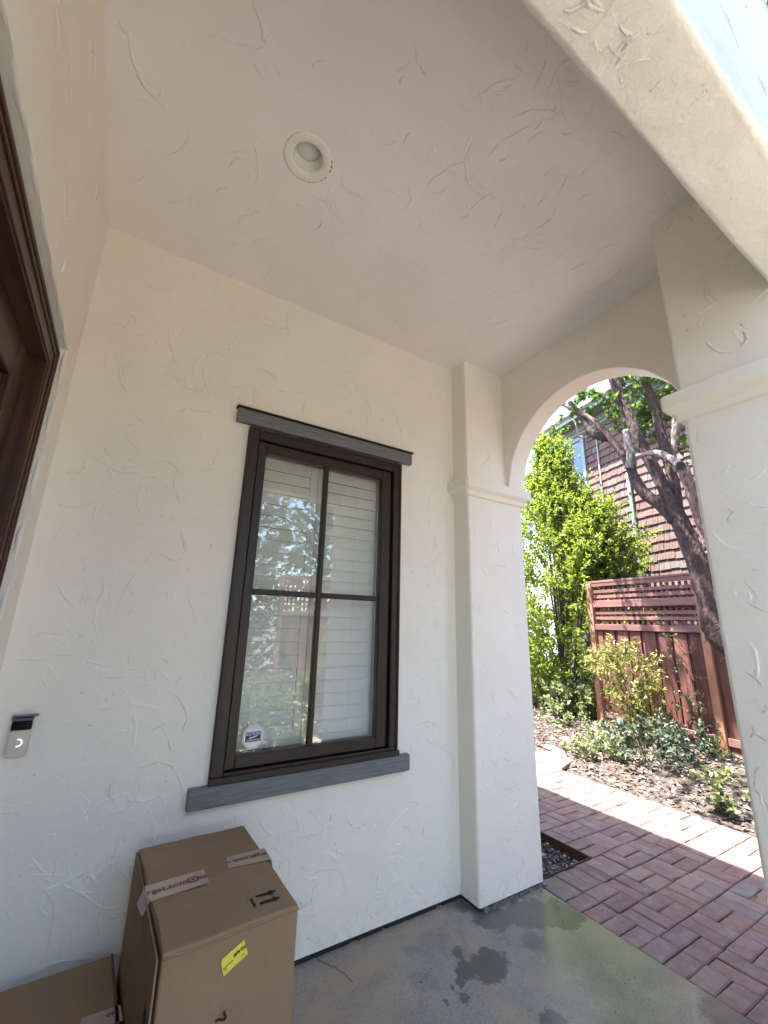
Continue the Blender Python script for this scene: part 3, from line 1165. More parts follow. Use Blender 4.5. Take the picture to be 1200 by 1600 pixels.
def column(name, x0, x1, y0, y1, label, seed, upper_x1, upper_y):
    c = empty(name, ((x0 + x1) / 2, (y0 + y1) / 2, 0), label=label, cat='column', group='stucco columns of the porch')
    mt = Matrix.Translation((-(x0 + x1) / 2, -(y0 + y1) / 2, 0))
    bm = bmesh.new()
    rounded_prism(bm, x0, x1, y0, y1, 0.022, 2.33, 0.016)
    bmesh.ops.transform(bm, matrix=mt, verts=bm.verts)
    finish('shaft', bm, M['stucco'], c)
    bm = bmesh.new()
    rounded_prism(bm, x0 + 0.001, upper_x1, upper_y[0], upper_y[1], 2.43, H + 0.02, 0.014)
    bmesh.ops.transform(bm, matrix=mt, verts=bm.verts)
    finish('upper_shaft', bm, M['stucco'], c)
    bm = bmesh.new()
    ring_loft(bm, x0, x1, y0, y1, IMP)
    bmesh.ops.bevel(bm, geom=[e for e in bm.edges if abs(e.verts[0].co.z - e.verts[1].co.z) > 0.002], offset=0.008, segments=2, affect='EDGES')
    bmesh.ops.transform(bm, matrix=mt, verts=bm.verts)
    finish('impost', bm, M['stucco'], c)
    bm = bmesh.new()
    add_box(bm, x0 + 0.012, x1 - 0.012, y0 + 0.012, y1 - 0.012, -0.01, 0.028)
    bmesh.ops.transform(bm, matrix=mt, verts=bm.verts)
    finish('footing', bm, M['dark_gap'], c)
    return c, mt


pil, mtp = column('pilaster', XA, X2 - 0.002, YP, 0.148, 'cream stucco pilaster at the end of the window wall, left of the arch', 1, X1 + 0.05, (YP + 0.001, 0.147))


def shift(o, mt):
    o.data.transform(mt)
    return o


shift(trowel_marks(pil, (XA, YP, 0.05), (1, 0, 0), (0, 0, 1), (0, -1, 0), X2 - XA, 2.25, 120, 41, M['stucco'], rmin=0.04, rmax=0.18, hmax=0.0024), mtp)
shift(trowel_marks(pil, (XA, YP, 2.46), (1, 0, 0), (0, 0, 1), (0, -1, 0), X1 - XA, 0.86, 40, 43, M['stucco'], rmin=0.04, rmax=0.16, hmax=0.0028), mtp)
# broken mortar at the foot of the pilaster
bm = bmesh.new()
rg = random.Random(17)
for i in range(26):
    x = XA + 0.03 + i * 0.0193
    add_box(bm, x, x + rg.uniform(0.012, 0.03), YP - rg.uniform(0.0, 0.012), YP + 0.02, -0.002, rg.uniform(0.006, 0.021))
o = shift(finish('mortar_crumb', bm, simple('crumbled_mortar', (0.16, 0.14, 0.12), 0.95, 0.5, 60, 0.6, 90), pil), mtp)
o['kind'] = 'stuff'

pier, mtr = column('corner_pier', XA, X2 - 0.003, YOUT + 0.002, YR, 'cream stucco corner pier at the right of the arch, under the beam', 2, X2 - 0.004, (YOUT + 0.003, YR - 0.001))
shift(trowel_marks(pier, (XA, YOUT, 0.05), (0, 1, 0), (0, 0, 1), (-1, 0, 0), YR - YOUT, 2.25, 150, 51, M['stucco'], rmin=0.03, rmax=0.13, hmax=0.0020), mtr)
shift(trowel_marks(pier, (XA, YOUT, 2.46), (0, 1, 0), (0, 0, 1), (-1, 0, 0), YR - YOUT, 0.88, 44, 53, M['stucco'], rmin=0.04, rmax=0.16, hmax=0.0026), mtr)

# arch wall
arch = empty('arch_wall', (X1, 0, ZS), label='cream stucco wall with a round arched opening onto the garden path', cat='wall')
AC, AR, AZ = -0.765, 0.585, 2.425
bm = bmesh.new()
ns = 48
fr_, bk_, tf_, tb_ = [], [], [], []
ang = [math.pi * i / ns for i in range(ns + 1)]
pr = [(AC + (AR + 0.0025 * math.sin(i * 1.3)) * math.cos(a), max(ZS, AZ + AR * math.sin(a)) if i not in (0, ns) else ZS) for i, a in enumerate(ang)]
tops = [(AC + (AR + 0.14) * math.cos(a) if 0 < i < ns else (YR + 0.0 if i == ns else -0.10), 0) for i, a in enumerate(ang)]
tops = [YR - 0.05 + (0.10 - YR + 0.05) * (1 - i / ns) - 0.05 for i in range(ns + 1)]
ZT = H + 0.03
for i in range(ns + 1):
    y, z = pr[i]
    fr_.append(bm.verts.new((0, y, z - ZS)))
    bk_.append(bm.verts.new((X2 - X1, y, z - ZS)))
    tf_.append(bm.verts.new((0, tops[i], ZT - ZS)))
    tb_.append(bm.verts.new((X2 - X1, tops[i], ZT - ZS)))
for i in range(ns):
    bm.faces.new((fr_[i], fr_[i + 1], tf_[i + 1], tf_[i]))
    bm.faces.new((bk_[i + 1], bk_[i], tb_[i], tb_[i + 1]))
    bm.faces.new((fr_[i + 1], fr_[i], bk_[i], bk_[i + 1]))
# side strips down to the impost
for (yy, a, b, c, d) in ((tops[0], fr_[0], tf_[0], bk_[0], tb_[0]), (tops[ns], fr_[ns], tf_[ns], bk_[ns], tb_[ns])):
    e, f = bm.verts.new((0, yy, 0)), bm.verts.new((X2 - X1, yy, 0))
    bm.faces.new((a, b, e))
    bm.faces.new((c, d, f))
    bm.faces.new((a, e, f, c))
o = finish('plaster', bm, M['stucco'], arch)
bv = o.modifiers.new('edge', 'BEVEL')
bv.width = 0.008
bv.segments = 2
bv.limit_method = 'ANGLE'
bv.angle_limit = math.radians(60)
trowel_marks(arch, (0, YR, 0.42), (0, 1, 0), (0, 0, 1), (-1, 0, 0), -YR, 0.48, 34, 61, M['stucco'], excl=((AC - YR - 0.46, AC - YR + 0.46, 0.0, 0.2),), rmin=0.04, rmax=0.16, hmax=0.0025)

# front beam
beam = empty('entry_beam', (0, YOUT, ZB), label='rough stucco beam with rounded edges over the porch entrance', cat='beam')
bm = bmesh.new()
prof = []
rr = 0.020
for cy, cz, a0 in ((YIN - rr, rr, 0), (YOUT + rr, rr, -90)):
    for k in range(6):
        a = math.radians(a0 - 90 * k / 5)
        prof.append((cy + rr * math.cos(a) - YOUT, cz + rr * math.sin(a)))
prof = [(YIN - YOUT, H - ZB + 0.03)] + prof + [(0, ZTOP - ZB)] + [(YIN - YOUT, ZTOP - ZB)]
nx = 110
rows = []
rg = random.Random(77)
for i in range(nx + 1):
    x = -0.02 + (XA + 0.06) * i / nx
    sag = -0.028 * max(0.0, (x - 1.0) / 1.2) ** 1.5 + 0.012 * math.sin(x * 2.0) * 0.4 + 0.0015 * math.sin(x * 9.0 + 1.0) + 0.001 * math.sin(x * 23)
    row = []
    for q, (y, z) in enumerate(prof):
        low = 1 <= q <= 12
        row.append(bm.verts.new((x, y + (0.0015 * math.sin(x * 7 + q) if low else 0), z + (sag + rg.uniform(-0.0007, 0.0007) if low else 0))))
    rows.append(row)
k = len(prof)
for a, b in zip(rows, rows[1:]):
    for s in range(k):
        bm.faces.new((a[s], a[(s + 1) % k], b[(s + 1) % k], b[s]))
bm.faces.new(rows[0][::-1])
bm.faces.new(rows[-1])
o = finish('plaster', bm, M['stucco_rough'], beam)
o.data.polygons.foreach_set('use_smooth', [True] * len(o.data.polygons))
o.data.materials.append(M['stucco_sky_tint'])
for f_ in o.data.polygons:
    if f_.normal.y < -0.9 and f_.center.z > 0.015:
        f_.material_index = 1  # outer face gets the stucco with the sky's blue painted in
o.modifiers.new('sharp', 'EDGE_SPLIT').split_angle = math.radians(50)
trowel_marks(beam, (0, YIN - YOUT - 0.02, 0.0025), (1, 0, 0), (0, -1, 0), (0, 0, -1), XA, YIN - YOUT - 0.04, 190, 71, M['stucco_rough'], rmin=0.02, rmax=0.10, hmax=0.0032, width=0.016)
trowel_marks(beam, (0, -0.001, 0.05), (1, 0, 0), (0, 0, 1), (0, -1, 0), XA, 1.2, 70, 73, M['stucco_sky_tint'], rmin=0.04, rmax=0.25, hmax=0.005, width=0.04)

# rest of the house shell: walls and roof that shade the path
shell = empty('house_shell', (0, 0, 0), label='plain stucco body and parapet of the house around the porch', cat='house')
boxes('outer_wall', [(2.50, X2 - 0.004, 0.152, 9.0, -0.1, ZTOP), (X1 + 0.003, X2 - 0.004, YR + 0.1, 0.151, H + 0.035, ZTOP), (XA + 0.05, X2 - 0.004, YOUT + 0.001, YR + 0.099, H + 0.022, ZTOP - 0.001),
                     (-0.17, -0.001, -4.2, 0.0, H + 0.05, ZTOP)], M['stucco_sky_tint'], shell)
boxes('roof_deck', [(-6.0, X2 - 0.16, YOUT + 0.19, 9.0, ZTOP - 0.12, ZTOP - 0.02), (-6.0, -0.19, -4.2, YOUT + 0.18, ZTOP - 0.12, ZTOP - 0.02)], M['roof'], shell)
box('eave', 1.9, X2 + 0.02, YOUT - 0.10, YOUT - 0.003, ZTOP + 0.005, ZTOP + 0.10, M['black'], shell)
boxes('room_wall', [(-0.15, 2.49, 1.6, 1.7, -0.1, 3.4), (-0.15, 2.49, 0.16, 1.59, 2.9, 3.0), (-0.15, 2.49, 0.16, 1.59, -0.1, -0.02)], M['room'], shell)

# ------------------------------------------------------------------ window
win = empty('casement_window', (1.27, 0, 0.78), label='tall dark brown four-pane window with white shutters behind the glass', cat='window')
WO = Vector((-1.27, 0, -0.78))


def wbox(name, x0, x1, y0, y1, z0, z1, mat, parent, bev=0.0025):
    return box(name, x0 + WO.x, x1 + WO.x, y0, y1, z0 + WO.z, z1 + WO.z, mat, parent, bev)


cx0, cx1, cz0, cz1 = 0.781, 1.758, 0.783, 2.480
gx0, gx1, gz0, gz1 = 0.888, 1.625, 0.881, 2.358
for nm, a in (('casing', (cx0, 0.838, -0.022, 0.10, cz0, cz1)), ('casing', (1.702, cx1, -0.022, 0.10, cz0, cz1)),
              ('casing', (0.838, 1.702, -0.0215, 0.10, 2.420, cz1)), ('casing', (0.838, 1.702, -0.0215, 0.10, cz0, 0.822))):
    wbox(nm, *a, M['brown'], win, 0.004)
# outer bead of the casing
wbox('bead', cx0 + 0.002, cx0 + 0.016, -0.030, -0.021, cz0 + 0.03, cz1 - 0.002, M['brown'], win)
wbox('bead', cx1 - 0.016, cx1 - 0.002, -0.030, -0.021, cz0 + 0.03, cz1 - 0.002, M['brown'], win)
wbox('bead', cx0 + 0.016, cx1 - 0.016, -0.030, -0.0212, cz1 - 0.016, cz1 - 0.002, M['brown'], win)
wbox('sill_nose', cx0 - 0.004, cx1 + 0.004, -0.040, -0.0225, cz0 + 0.001, cz0 + 0.028, M['brown'], win, 0.004)
sx0, sx1, sz0, sz1 = 0.842, 1.690, 0.828, 2.412
S = []
wbox('sash_rail', gx0, gx1, -0.006, 0.045, gz1, sz1, M['brown'], win, 0.004)
wbox('sash_rail', gx0, gx1, -0.006, 0.045, sz0, gz0, M['brown'], win, 0.004)
wbox('sash_stile', sx0, gx0, -0.0065, 0.045, sz0, sz1, M['brown'], win, 0.004)
wbox('sash_stile', gx1, sx1, -0.0065, 0.045, sz0, sz1, M['brown'], win, 0.004)
wbox('weather_seal', 0.8385, 1.7015, 0.050, 0.085, 0.8225, 2.4195, M['black'], win, 0).hide_render = False
win.children[-1].data.clear_geometry()
bm = bmesh.new()
for a in ((0.8385, gx0 - 0.002, 0.046, 0.07, 0.8225, 2.4195), (gx1 + 0.002, 1.7015, 0.046, 0.07, 0.8225, 2.4195), (gx0 - 0.002, gx1 + 0.002, 0.046, 0.07, gz1 + 0.002, 2.4195), (gx0 - 0.002, gx1 + 0.002, 0.046, 0.07, 0.8225, gz0 - 0.002)):
    add_box(bm, a[0] + WO.x, a[1] + WO.x, a[2], a[3], a[4] + WO.z, a[5] + WO.z)
tmpme = bpy.data.meshes.new('weather_seal')
bm.to_mesh(tmpme)
bm.free()
tmpme.materials.append(M['black'])
win.children[-1].data = tmpme
MX, MZ = 1.250, 1.616
wbox('muntin', MX - 0.014, MX + 0.014, 0.002, 0.034, gz0, gz1, M['brown'], win, 0.004)
wbox('muntin', gx0, MX - 0.0142, 0.003, 0.033, MZ - 0.014, MZ + 0.014, M['brown'], win, 0.004)
wbox('muntin', MX + 0.0142, gx1, 0.003, 0.033, MZ - 0.014, MZ + 0.014, M['brown'], win, 0.004)
for x0, x1 in ((gx0, MX - 0.0145), (MX + 0.0145, gx1)):
    for z0, z1 in ((gz0, MZ - 0.0145), (MZ + 0.0145, gz1)):
        wbox('pane', x0, x1, 0.016, 0.020, z0, z1, M['glass'], win, 0)
# grey head board with dark flashing, grey sill board
wbox('head_board', 0.711, 1.832, -0.034, -0.0005, 2.490, 2.566, M['grey_trim'], win, 0.003)
wbox('flashing', 0.704, 1.838, -0.046, -0.0006, 2.567, 2.574, M['black'], win, 0.001)
wbox('sill_board', 0.703, 1.833, -0.036, -0.0005, 0.700, 0.7815, M['grey_trim'], win, 0.004)
# plantation shutters
SH = []
sy = 0.105
for x0, x1 in ((0.838, 1.232), (1.236, 1.70)):
    sh = wbox('shutter', x0, x0 + 0.045, sy - 0.012, sy + 0.014, 0.82, 2.42, M['white_paint'], win, 0.003)
    bm = bmesh.new()
    for a in ((x0, x0 + 0.042, 0.82, 2.42), (x1 - 0.042, x1, 0.82, 2.42), (x0 + 0.042, x1 - 0.042, 0.82, 0.905), (x0 + 0.042, x1 - 0.042, 2.375, 2.42)):
        add_box(bm, a[0] + WO.x, a[1] + WO.x, sy - 0.012, sy + 0.014, a[2] + WO.z, a[3] + WO.z)
    me = bpy.data.meshes.new('shutter')
    bm.to_mesh(me)
    bm.free()
    me.materials.append(M['white_paint'])
    sh.data = me
    lv = None
    z = 0.941
    while z < 2.36:
        if lv is None:
            bm = bmesh.new()
            w2 = (x1 - x0) / 2 - 0.0435
            prof = [(-0.036, -0.0022), (-0.015, -0.0052), (0.015, -0.0052), (0.036, -0.0022), (0.036, 0.0022), (0.015, 0.0052), (-0.015, 0.0052), (-0.036, 0.0022)]
            A = [[bm.verts.new((s * w2, b, a)) for a, b in prof] for s in (-1, 1)]
            for q in range(8):
                bm.faces.new((A[0][q], A[0][(q + 1) % 8], A[1][(q + 1) % 8], A[1][q]))
            bm.faces.new(A[0][::-1])
            bm.faces.new(A[1])
            l = finish('louver', bm, M['white_paint'], sh)
            lv = l
        else:
            l = lv.copy()
            link(l, sh)
        l.location = ((x0 + x1) / 2 + WO.x, sy, z + WO.z)
        l.rotation_euler = (math.radians(-19 + R.uniform(-1.5, 1.5)), 0, 0)
        z += 0.0665
# alarm sticker on the glass
sm = Matrix.Translation((0.966 + WO.x, 0.0152, 0.948 + WO.z)) @ Matrix(((1, 0, 0, 0), (0, 0, -1, 0), (0, 1, 0, 0), (0, 0, 0, 1)))


def octo(r, z):
    return [(r * math.cos(math.radians(22.5 + 45 * i)) * 1.0, r * math.sin(math.radians(22.5 + 45 * i)) * 1.07, z) for i in range(8)]


st = poly('sticker', octo(0.052, 0), M['print_white'], win, sm, 0.0002)
st['label'] = 'white octagonal alarm sticker with a navy band'
poly('border_line', octo(0.0475, 0.0004), M['print_grey'], st, sm)
poly('face', octo(0.0462, 0.0007), M['print_white'], st, sm)
poly('band', [(-0.036, -0.020, 0.001), (0.036, -0.020, 0.001), (0.036, 0.022, 0.001), (-0.036, 0.022, 0.001)], M['print_blue'], st, sm)
text_obj('lettering', 'ELECTRONIC', 0.0135, sm @ Matrix.Translation((0, 0.0125, 0.0013)) @ Matrix.Diagonal((0.86, 1.25, 1, 1)), M['print_white'], st, bold=0.0002)
text_obj('lettering', 'ALARM SYSTEM', 0.0092, sm @ Matrix.Translation((0, -0.0135, 0.0013)) @ Matrix.Diagonal((0.95, 1, 1, 1)), M['print_white'], st, bold=0.0002)
text_obj('lettering', 'PROTECTED', 0.0062, sm @ Matrix.Translation((0, 0.0375, 0.0013)), M['print_grey'], st)
text_obj('lettering', 'BY', 0.0062, sm @ Matrix.Translation((0, 0.029, 0.0013)), M['print_grey'], st)
poly('emblem', [(-0.020, -0.006, 0.0013), (-0.014, -0.0065, 0.0013), (0.020, 0.0015, 0.0013), (0.021, 0.0055, 0.0013), (-0.012, -0.0005, 0.0013), (-0.019, -0.0015, 0.0013)], M['print_white'], st, sm)

# ------------------------------------------------------------------ doorbell
bell = empty('video_doorbell', (0.099, 0, 1.045), label='slim silver video doorbell with black top and ring button on the stucco', cat='doorbell')
box('body', -0.031, 0.031, -0.022, -0.0005, -0.065, 0.022, M['silver'], bell, 0.004, seg=2)
box('camera_panel', -0.0305, 0.0305, -0.0215, -0.001, 0.0225, 0.052, M['gloss_black'], bell, 0.003)
box('top_cap', -0.031, 0.031, -0.0215, -0.001, 0.0525, 0.067, M['smoke_plastic'], bell, 0.004)
box('side_rail', 0.0255, 0.0300, -0.0235, -0.0222, -0.062, 0.020, M['silver'], bell, 0.0006)
box('side_rail', -0.0300, -0.0255, -0.0235, -0.0222, -0.062, 0.020, M['silver'], bell, 0.0006)
box('rain_hood', -0.034, 0.044, -0.034, -0.0005, 0.070, 0.0735, M['smoke_plastic'], bell, 0.001)
bm = bmesh.new()
bmesh.ops.create_cone(bm, cap_ends=True, segments=24, radius1=0.0125, radius2=0.0115, depth=0.003, matrix=Matrix.Translation((0, -0.0235, -0.018)) @ Matrix.Rotation(math.pi / 2, 4, 'X'))
b = finish('button', bm, M['silver'], bell)
bm = bmesh.new()
for i in range(18):
    a0, a1 = math.radians(-110 + i * 12), math.radians(-110 + (i + 1) * 12)
    q = [bm.verts.new((r * math.cos(a), -0.0262, -0.018 + r * math.sin(a))) for a, r in ((a0, 0.0095), (a1, 0.0095), (a1, 0.0135), (a0, 0.0135))]
    bm.faces.new(q)
finish('light_ring', bm, M['led'], b)
bm = bmesh.new()
bmesh.ops.create_cone(bm, cap_ends=True, segments=20, radius1=0.008, radius2=0.006, depth=0.004, matrix=Matrix.Translation((0, -0.0225, 0.038)) @ Matrix.Rotation(math.pi / 2, 4, 'X'))
finish('lens', bm, M['gloss_black'], bell)

# ------------------------------------------------------------------ boxes
BZ = 0.64


def carton(name, c00, c10, c11, c01, ztop, **kw):
    """corners: far-left, far-right, near-right, near-left of the top"""
    ctr = sum((Vector(q) for q in (c00, c10, c11, c01)), Vector((0, 0))) / 4
    o = empty(name, (ctr.x, ctr.y, 0), **kw)
    return o, ctr


far_l, far_r, near_r, near_l = (0.537, -0.111), (0.928, -0.101), (0.945, -0.706), (0.568, -0.725)
tall, tc = carton('cardboard_box', far_l, far_r, near_r, near_l, BZ, label='tall brown cardboard box with taped top and a yellow label on its front', cat='box')
bm = bmesh.new()
P4 = [Vector((x - tc.x, y - tc.y)) for x, y in (far_l, far_r, near_r, near_l)]
lo = [bm.verts.new((q.x, q.y, 0.001)) for q in P4]
hi = [bm.verts.new((q.x, q.y, BZ)) for q in P4]
for s in range(4):
    bm.faces.new((lo[s], lo[(s + 1) % 4], hi[(s + 1) % 4], hi[s]))
bm.faces.new(hi)
bm.faces.new(lo[::-1])
bmesh.ops.subdivide_edges(bm, edges=bm.edges[:], cuts=5, use_grid_fill=True)
rg = random.Random(3)
for v in bm.verts:
    e = min(abs(v.co.z - BZ), 1)
    if v.co.z > 0.02 and e > 0.01:
        c = v.co.copy()
        v.co += Vector((rg.uniform(-1, 1), rg.uniform(-1, 1), 0)) * 0.0016
    elif e < 0.01:
        v.co.z += rg.uniform(-0.0022, 0.0012)
body = finish('carton', bm, M['cardboard'], tall)
bv = body.modifiers.new('edge', 'BEVEL')
bv.width = 0.006
bv.segments = 2
bv.limit_method = 'ANGLE'
bv.angle_limit = math.radians(50)
L0, L1 = P4[0], P4[3]                      # far and near ends of the left side
ld = (L1 - L0).normalized()
lout = Vector((ld.y, -ld.x)) if Vector((ld.y, -ld.x)).x < 0 else Vector((-ld.y, ld.x))


def lpt(u, z, off):
    q = L0.lerp(L1, u) + lout * off
    return (q.x, q.y, z)


# two flaps on the left side, a little sprung open
for u0, u1, of in ((0.012, 0.492, (0.001, 0.003)), (0.508, 0.985, (0.001, 0.006))):
    bm = bmesh.new()
    q = [lpt(u0, 0.012, of[0]), lpt(u1, 0.012, of[0]), lpt(u1, BZ - 0.012, of[1]), lpt(u0, BZ - 0.006, of[1] * 0.7)]
    vi = [bm.verts.new(x) for x in q]
    vo = [bm.verts.new((x[0] + lout.x * 0.005, x[1] + lout.y * 0.005, x[2])) for x in q]
    bm.faces.new(vi[::-1])
    bm.faces.new(vo)
    for s in range(4):
        bm.faces.new((vi[s], vi[(s + 1) % 4], vo[(s + 1) % 4], vo[s]))
    finish('flap', bm, M['cardboard'], tall)
bm = bmesh.new()
q = [bm.verts.new(lpt(u, z, -0.002 if z < BZ - 0.01 else -0.001)) for u, z in ((0.02, BZ - 0.004), (0.985, BZ - 0.004))]
for u0, u1, w in ((0.02, 0.45, 0.006), (0.55, 0.985, 0.011)):
    a, b = Vector(lpt(u0, BZ + 0.0012, 0.001)), Vector(lpt(u1, BZ + 0.0012, 0.001))
    n = Vector((-lout.x, -lout.y, 0)) * w
    mid = (a + b) / 2 + n
    bm.faces.new([bm.verts.new(x) for x in (a, b, b + n * 0.25, mid, a + n * 0.2)])
for v in [v for v in bm.verts if not v.link_faces]:
    bm.verts.remove(v)
finish('open_seam', bm, M['cardboard_dark'], tall)
# slot on the left side
bm = bmesh.new()
bm.faces.new([bm.verts.new(lpt(u, z, 0.0125 - (0.64 - z) * 0.008)) for u, z in ((0.87, 0.40), (0.93, 0.40), (0.93, 0.50), (0.87, 0.50))])
finish('hand_hole', bm, M['print_black'], tall)


def top(px, py, dz=0.0):
    q = at(px, py, 2, BZ)
    return Vector((q.x - tc.x, q.y - tc.y, BZ + dz))


def tape(pts, over, mat=M['tape']):
    """pts: outline on the top; over: extra strip folded down the side"""
    bm = bmesh.new()
    vs = [bm.verts.new(q) for q in pts]
    bm.faces.new(vs)
    if over:
        a, b = pts[over[0]], pts[over[1]]
        d = over[2]
        bm.faces.new([bm.verts.new(q) for q in (a, b, b + d + Vector((0, 0, -0.035)), a + d + Vector((0, 0, -0.045)))])
    return finish('tape', bm, mat, tall)


tl = [top(226, 1386, .0022), top(318, 1359, .0022), top(327, 1380, .0022), top(234, 1410, .0022)]
t1 = tape(tl, (0, 3, Vector((-0.016, 0, 0))))
tr_ = [top(353, 1340, .0022), top(413, 1326, .0022), top(424, 1344, .0022), top(357, 1358, .0022)]
t2 = tape(tr_, (1, 2, Vector((0.008, 0, 0))))
xd = (tl[1] - tl[0]).normalized()
yd = (tl[0] - tl[3]).normalized()
mt = frame_mtx((tl[0] + tl[1] + tl[2] + tl[3]) / 4 + Vector((0, 0, 0.0012)), xd, yd)
tapew = (tl[0] - tl[3]).length
tapel = (tl[1] - tl[0]).length
fs = tapew * 0.74
text_obj('lettering', 'rget.com', fs, mt @ Matrix.Translation((-tapel * 0.17, 0, 0)), M['print_red'], t1, bold=0.0012, fit=tapel * 0.64, tall=1.1)
text_obj('lettering', 'ta', fs, mt @ Matrix.Translation((tapel * 0.425, 0, 0)), M['print_red'], t1, bold=0.0012, fit=tapel * 0.13, tall=1.1)


def bullseye(mt, r, parent):
    bm = bmesh.new()
    for i in range(20):
        a0, a1 = 2 * math.pi * i / 20, 2 * math.pi * (i + 1) / 20
        bm.faces.new([bm.verts.new(mt @ Vector((q * math.cos(a), q * math.sin(a), 0))) for a, q in ((a0, r * 0.66), (a1, r * 0.66), (a1, r), (a0, r))])
    bm.faces.new([bm.verts.new(mt @ Vector((r * 0.33 * math.cos(2 * math.pi * i / 16), r * 0.33 * math.sin(2 * math.pi * i / 16), 0))) for i in range(16)])
    return finish('bullseye_mark', bm, M['print_red'], parent)


bullseye(mt @ Matrix.Translation((tapel * 0.255, 0, 0)), tapew * 0.20, t1)
xd = (tr_[0] - tr_[1]).normalized()
yd = (tr_[3] - tr_[0]).normalized()
mt = frame_mtx((tr_[0] + tr_[1] + tr_[2] + tr_[3]) / 4 + Vector((0, 0, 0.0012)), xd, yd)
tl2 = (tr_[0] - tr_[1]).length
tw2 = (tr_[0] - tr_[3]).length
text_obj('lettering', 'arget.com', tw2 * 0.6, mt @ Matrix.Translation((-tl2 * 0.06, 0, 0)), M['print_red'], t2, bold=0.0012, fit=tl2 * 0.86, tall=1.1)
poly('bullseye_mark', [(tl2 * 0.475 + 0.004 * math.cos(a * 0.7), 0.004 * math.sin(a * 0.7) * 1.4) for a in range(9)], M['print_red'], t2, mt)
# handling arrows
bm = bmesh.new()
bm.faces.new([bm.verts.new(top(x, y, .0025)) for x, y in ((390, 1406), (393.5, 1404.5), (400.5, 1417), (397, 1419))])
for (ax, ay), (bx, by) in (((399, 1402.5), (432, 1392.5)), ((405.5, 1413.5), (438.5, 1402.5))):
    a, b = top(ax, ay, .0025), top(bx, by, .0025)
    d = (b - a)
    ln = d.length
    d.normalize()
    n = Vector((-d.y, d.x, 0))
    sw, hw = 0.0055, 0.014
    k = a + d * ln * 0.66
    bm.faces.new([bm.verts.new(q) for q in (a - n * sw, k - n * sw, k + n * sw, a + n * sw)])
    bm.faces.new([bm.verts.new(q) for q in (k - n * hw, b, k + n * hw)])
finish('handling_arrow', bm, M['print_black'], tall)
# yellow label on the near side
nl, nr = Vector((*near_l, 0)), Vector((*near_r, 0))
nd = (nr - nl).normalized()
nn = Vector((nd.y, -nd.x, 0))


def near(px, py, off=0.003):
    d = _f + CR * ((px - 600) / FPX) - CU * ((py - 800) / FPX)
    k = ((nl - CAM).dot(nn)) / d.dot(nn)
    q = CAM + d * k + nn * off
    return Vector((q.x - tc.x, q.y - tc.y, q.z))


lp = [near(346, 1498), near(381, 1467.5), near(387, 1489), near(349, 1524.5), near(345.4, 1506)]
bm = bmesh.new()
bm.faces.new([bm.verts.new(q) for q in lp])
lab = finish('paper_label', bm, M['label_yellow'], tall)
lab['label'] = 'yellow sticker with upside-down black digits'
xd = (lp[3] - lp[2]).normalized()
yd = (lp[3] - lp[0]).normalized()
mt = frame_mtx(near(374, 1484, 0.0038), xd, yd)
lw = (lp[2] - lp[3]).length
text_obj('lettering', '703-4640', lw * 0.155, mt, M['print_black'], lab, bold=0.0004, fit=lw * 0.50, tall=1.35)
mt2 = frame_mtx(near(379, 1491, 0.0038), xd, yd)
text_obj('lettering', 'BULK', lw * 0.08, mt2, M['label_ink'], lab)
mt3 = frame_mtx(near(355, 1507, 0.0038), xd, yd)
poly('print_line', [(-0.016, -0.001), (0.012, -0.001), (0.012, 0.001), (-0.016, 0.001)], M['label_ink'], lab, mt3)
mt4 = frame_mtx(near(352, 1514, 0.0038), xd, yd)
text_obj('lettering', 'G', lw * 0.15, mt4, M['label_ink'], lab)
# marker squiggle
bm = bmesh.new()
sq = [(349.5, 1578), (350.5, 1583), (352.5, 1588), (351.5, 1591), (347, 1592), (341, 1591.5), (336, 1594)]
for a, b in zip(sq, sq[1:]):
    p0, p1 = near(*a, 0.0035), near(*b, 0.0035)
    d = (p1 - p0).normalized()
    n = d.cross(nn).normalized() * 0.0028
    bm.faces.new([bm.verts.new(q) for q in (p0 - n, p1 - n, p1 + n, p0 + n)])
finish('marker_squiggle', bm, M['print_black'], tall)
# crushed crease under the near top edge
bm = bmesh.new()
pa, pb = Vector((near_l[0] - tc.x, near_l[1] - tc.y, BZ - 0.012)), Vector((near_r[0] - tc.x, near_r[1] - tc.y, BZ - 0.010))
tube(bm, [pa.lerp(pb, i / 12) + nn * 0.0005 + Vector((0, 0, 0.0015 * math.sin(i * 2.1))) for i in range(13)], [0.0035] * 13, 6, 0.1)
finish('crease', bm, M['cardboard'], tall, True)

low, lc = carton('cardboard_box', (0.03, -0.06), (0.515, -0.06), (0.535, -0.55), (0.03, -0.56), 0.30, label='low brown cardboard box on the floor in the left corner', cat='box')
bm = bmesh.new()
Q4 = [Vector((x - lc.x, y - lc.y)) for x, y in ((0.025, -0.065), (0.513, -0.058), (0.541, -0.56), (0.03, -0.57))]
lo = [bm.verts.new((q.x, q.y, 0.001)) for q in Q4]
hi = [bm.verts.new((q.x, q.y, 0.30)) for q in Q4]
for s in range(4):
    bm.faces.new((lo[s], lo[(s + 1) % 4], hi[(s + 1) % 4], hi[s]))
bm.faces.new(hi)
bm.faces.new(lo[::-1])
o = finish('carton', bm, M['cardboard'], low)
bv = o.modifiers.new('edge', 'BEVEL')
bv.width = 0.005
bv.segments = 2
ltop = lambda px, py, dz: Vector((*(at(px, py, 2, 0.30).xy - lc), 0.30 + dz))
tp = [ltop(128, 1592, .002), ltop(188, 1571, .002), ltop(192, 1596, .002), ltop(120, 1616, .002)]
bm = bmesh.new()
bm.faces.new([bm.verts.new(q) for q in tp])
t3 = finish('tape', bm, M['tape'], low)
mt = frame_mtx((tp[0] + tp[1] + tp[2] + tp[3]) / 4 + Vector((0.030, 0.004, 0.0012)), tp[1] - tp[0], tp[0] - tp[3])
